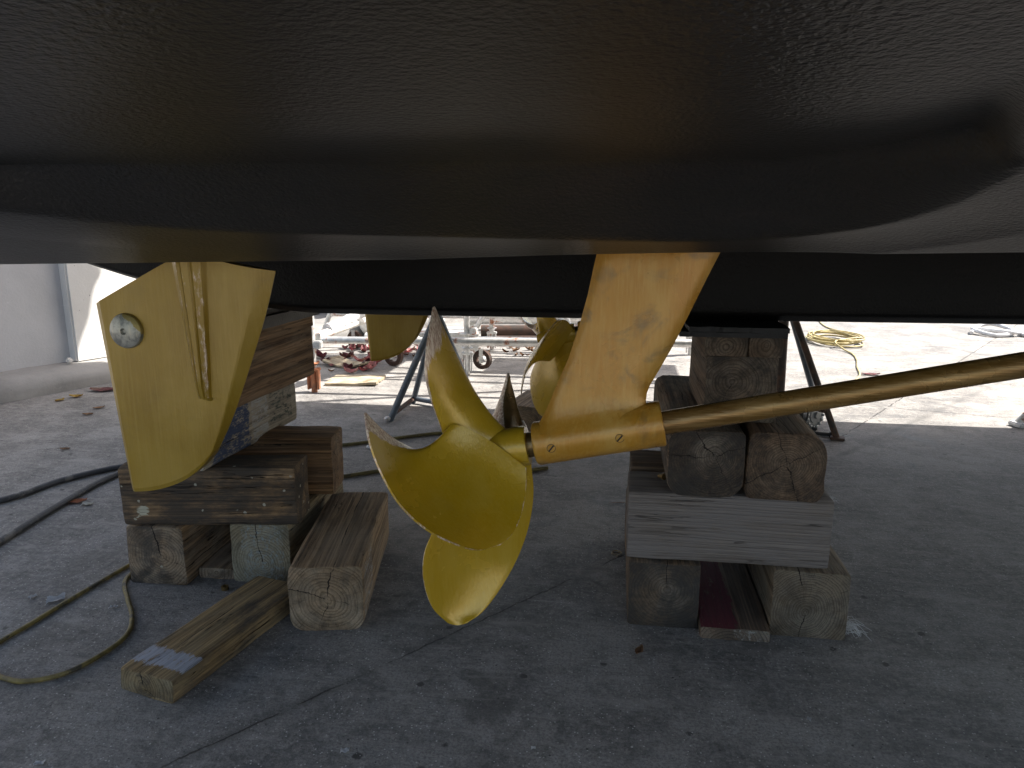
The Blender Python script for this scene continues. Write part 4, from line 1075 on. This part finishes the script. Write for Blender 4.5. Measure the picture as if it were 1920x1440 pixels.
for k in range(26): spots.append((rl.uniform(-1.9, -1.2), rl.uniform(5.9, 6.4), rl.choice((0, 1, 2))))
for k in range(60): spots.append((rl.uniform(-1.9, -.3), rl.uniform(5.95, 6.9), 2))
for k in range(10): spots.append((rl.uniform(-3.5, -2.6), rl.uniform(6.5, 7.6), 0))
first = {0: True, 1: True, 2: True}
for x, y, k in spots:
    o = protos[k]
    if first[k]: first[k] = False
    else: o = protos[k].copy(); C.objects.link(o)
    o.location = (x, y, rl.uniform(0, .008)); o.rotation_euler = (rl.uniform(-.25, .25), rl.uniform(-.25, .25), rl.uniform(0, 6.28)); s = rl.uniform(.5, 1.1) * (.6 if k == 2 else 1); o.scale = (s, s, s)
def one_leaf(name, label, p, m, L=.07, W=.04, curl=.015, rz=0, sd_=1):
    curl *= .35
    o = leaf_mesh(name, L, W, m, curl, sd_); o.location = (p[0], p[1], .001); o.rotation_euler = (0, 0, rz); return tag(o, label, 'leaf')
one_leaf('crimson_leaf', 'crimson dry leaf at the foot of the plinth left of the rudder', (-3.42, 4.40), LEAFR, .19, .11, .03, .2)
one_leaf('yellow_leaf', 'ochre curled leaf by the plinth, right one of a pair', (-3.47, 4.20), LEAFY, .08, .06, .03, .4)
one_leaf('yellow_leaf', 'ochre leaf lying against the plinth, left one of a pair', (-3.50, 4.09), LEAFY, .07, .05, .02, 1.4)
one_leaf('brown_leaf', 'tiny brown leaf on open floor left of the rudder', (-3.12, 3.95), LEAFB, .07, .04, .015, 1.0)
one_leaf('brown_leaf', 'small red brown leaf between the plinth and the black hose', gd(165, 778), LEAFB, .06, .04, .015, .3)
one_leaf('brown_leaf', 'dark curled leaf on the floor above the black hoses', gd(122, 843), LEAFB, .05, .03, .012, .3)
one_leaf('curled_leaf', 'small curled brown leaf on the floor before the right stack', (.08, 1.766), LEAFB, .045, .02, .02, 1.2)
one_leaf('twig', 'short dark twig on the floor left of the right stack', (.024, 2.83), LEAFB, .08, .008, .002, .2)
one_leaf('orange_leaf', 'torn orange scrap of leaf beside the lower black hose', (-2.142, 2.525), RUSTO, .07, .045, .015, .6)
one_leaf('crimson_leaf', 'dark red leaf on the sunlit floor by the yellow hose tail', gd(1632, 703), LEAFR, .14, .07, .02, .1)
def scrap(name, label, p, s, rz, m=PAPER, sd_=0, cat='scrap'):
    bm = bmesh.new(); n = 7; V = {}
    for i in range(n + 1):
        for j in range(n + 1):
            x = (i / n - .5); y = (j / n - .5); q = Vector((x * 3, y * 3, sd_))
            if i in (0, n): x += .12 * noise.noise(q * 2)
            if j in (0, n): y += .12 * noise.noise(q * 2.3)
            V[i, j] = bm.verts.new((x * s, y * s * .7, .004 + s * .22 * (noise.noise(q) + .35) if (i or j) else .002))
    for i in range(n):
        for j in range(n): bm.faces.new((V[i, j], V[i + 1, j], V[i + 1, j + 1], V[i, j + 1]))
    for v in bm.verts: v.co.z = max(.0015, v.co.z)
    bmesh.ops.solidify(bm, geom=bm.faces[:], thickness=.0006)
    o = obj(name, bm, m, None, 60); o.location = (p[0], p[1], 0); o.rotation_euler = (0, 0, rz); return tag(o, label, cat)
scrap('paper_scrap', 'largest crumpled white paper scrap beside the yellow hose', gd(105, 1126), .047, .6, sd_=1)
scrap('paper_scrap', 'small white chip left of the largest paper scrap', gd(62, 1121), .022, 1.2, sd_=2)
scrap('paper_scrap', 'small pale scrap inside the yellow hose loop', gd(213, 1140), .022, .2, sd_=3)
scrap('paper_scrap', 'white flake on the floor at the bottom middle', gd(647, 1410), .019, .2, sd_=4)
scrap('paper_scrap', 'tiny white flake below the propeller tip at the bottom edge', gd(1000, 1405), .010, .2, sd_=5)
scrap('paper_scrap', 'tiny white chip in the bottom right foreground', gd(1517, 1350), .013, 1.1, sd_=6)
scrap('paper_scrap', 'white flake in the bottom left corner', gd(75, 1433), .02, .3, sd_=7)
scrap('paper_scrap', 'blue grey torn scrap beside the orange leaf by the hose', gd(163, 947), .04, .3, m=ZINC, sd_=8)
def ring_thing(name, label, p, R_, r, m):
    bm = bmesh.new(); n = 28
    tube(bm, [(R_ * math.cos(2 * math.pi * k / n), R_ * math.sin(2 * math.pi * k / n), r + .001) for k in range(n + 1)], r, 8, cap=False)
    o = obj(name, bm, m, None, 60); o.location = (p[0], p[1], 0); return tag(o, label, 'ring')
ring_thing('metal_ring', 'thin metal ring lying left of the right stack', (.018, 2.36), .017, .002, DBRZ)
ring_thing('washer', 'white washer on the floor left of the propeller', (-1.212, 3.407), .017, .006, PAPER)
bm = bmesh.new(); lathe(bm, (0, 0, 0), (0, 0, 1), [(0, .006), (.016, .006), (.0165, .010), (.022, .010), (.023, .007)], 12)
o = obj('bolt', bm, DBRZ); o.location = (.128, 2.03, .400); o.rotation_euler = (R(80), 0, R(40)); tag(o, 'small brass bolt on the grey beam beside the left log', 'bolt')
bm = bmesh.new(); lathe(bm, (0, 0, 0), (0, 0, 1), [(0, .011), (.012, .012), (.013, .006), (.005, .0055)], 10)
o = obj('nut', bm, DBRZ); o.location = (-1.172, 1.93, .001); tag(o, 'small rusty nut at the foot of the left stack', 'nut')
bm = bmesh.new(); rf = random.Random(5)
for k in range(42):
    p = Vector((rf.uniform(-.012, .01), rf.uniform(-.02, .02), rf.uniform(.002, .02))); d = Vector((rf.uniform(-.2, 1), rf.uniform(-.8, .5), rf.uniform(.1, .9)))
    L_ = rf.uniform(.02, .055); q1 = p + d * L_ * .5 + Vector((rf.uniform(-.01, .01),) * 3); q2 = p + d * L_ + Vector((.01, 0, -.025))
    q1.z = max(.002, q1.z); q2.z = max(.001, q2.z)
    tube(bm, [p, q1, q2], .0006, 4, smoothn=5)
o = obj('fibre_tuft', bm, LINT, None, 60); o.location = (.645, 1.955, 0); tag(o, 'tuft of white fibre at the foot of the right stack', 'tuft')
o = copy_tree(o); o.location = (.585, 2.02, .355); o.scale = (.45, .45, .35); tag(o, 'wisp of white fibre caught on the right end of the grey beam', 'tuft')
# white plastic foot of something standing just outside on the right
ft = thing('white_prop', 'white painted strut foot standing on the floor at the right edge', 'strut', (2.26, 4.32, 0))
bm = bmesh.new(); tube(bm, [(-.04, 0, .02), (.02, 0, .09), (.12, .0, .32), (.3, 0, .75)], .022, 12); obj('strut_tube', bm, GALVW, ft)
bm = bmesh.new(); box(bm, (-.02, -.005, .014), (.11, .09, .026), .3, .006); obj('foot', bm, PAPER, ft)

# ---------------------------------------------------------------- light
SUN_EL, = (R(52.5),)
sv = Vector((math.cos(SUN_EL) * math.cos(R(22)), math.cos(SUN_EL) * math.sin(R(22)), math.sin(SUN_EL)))
sl = bpy.data.lights.new('sun', 'SUN'); sl.energy = 4.4; sl.angle = R(.53); sl.color = (1, .95, .88)
so_ = bpy.data.objects.new('sun', sl); C.objects.link(so_); so_.rotation_euler = sv.to_track_quat('Z', 'Y').to_euler()
w = bpy.data.worlds.new('World'); sc.world = w; w.use_nodes = True
nt = w.node_tree; bg = nt.nodes['Background']; sky = nt.nodes.new('ShaderNodeTexSky'); sky.sky_type = 'NISHITA'; sky.sun_disc = False
sky.sun_elevation = SUN_EL; sky.sun_rotation = math.atan2(sv.x, sv.y); sky.air_density = 1; sky.dust_density = 2.5; sky.ozone_density = .7
mx = nt.nodes.new('ShaderNodeMix'); mx.data_type = 'RGBA'; mx.blend_type = 'MULTIPLY'; mx.inputs[0].default_value = 1; mx.inputs[7].default_value = (1.06, 1, .91, 1)
nt.links.new(sky.outputs[0], mx.inputs[6]); nt.links.new(mx.outputs[2], bg.inputs[0]); bg.inputs[1].default_value = .098
sc.view_settings.view_transform = 'Standard'; sc.view_settings.look = 'None'; sc.view_settings.gamma = 1; sc.view_settings.use_curve_mapping = False
sc.view_settings.exposure = 1.65
sc.render.engine = 'CYCLES'
sc.cycles.max_bounces = 8; sc.cycles.diffuse_bounces = 5; sc.cycles.glossy_bounces = 4
sc.cycles.use_denoising = True
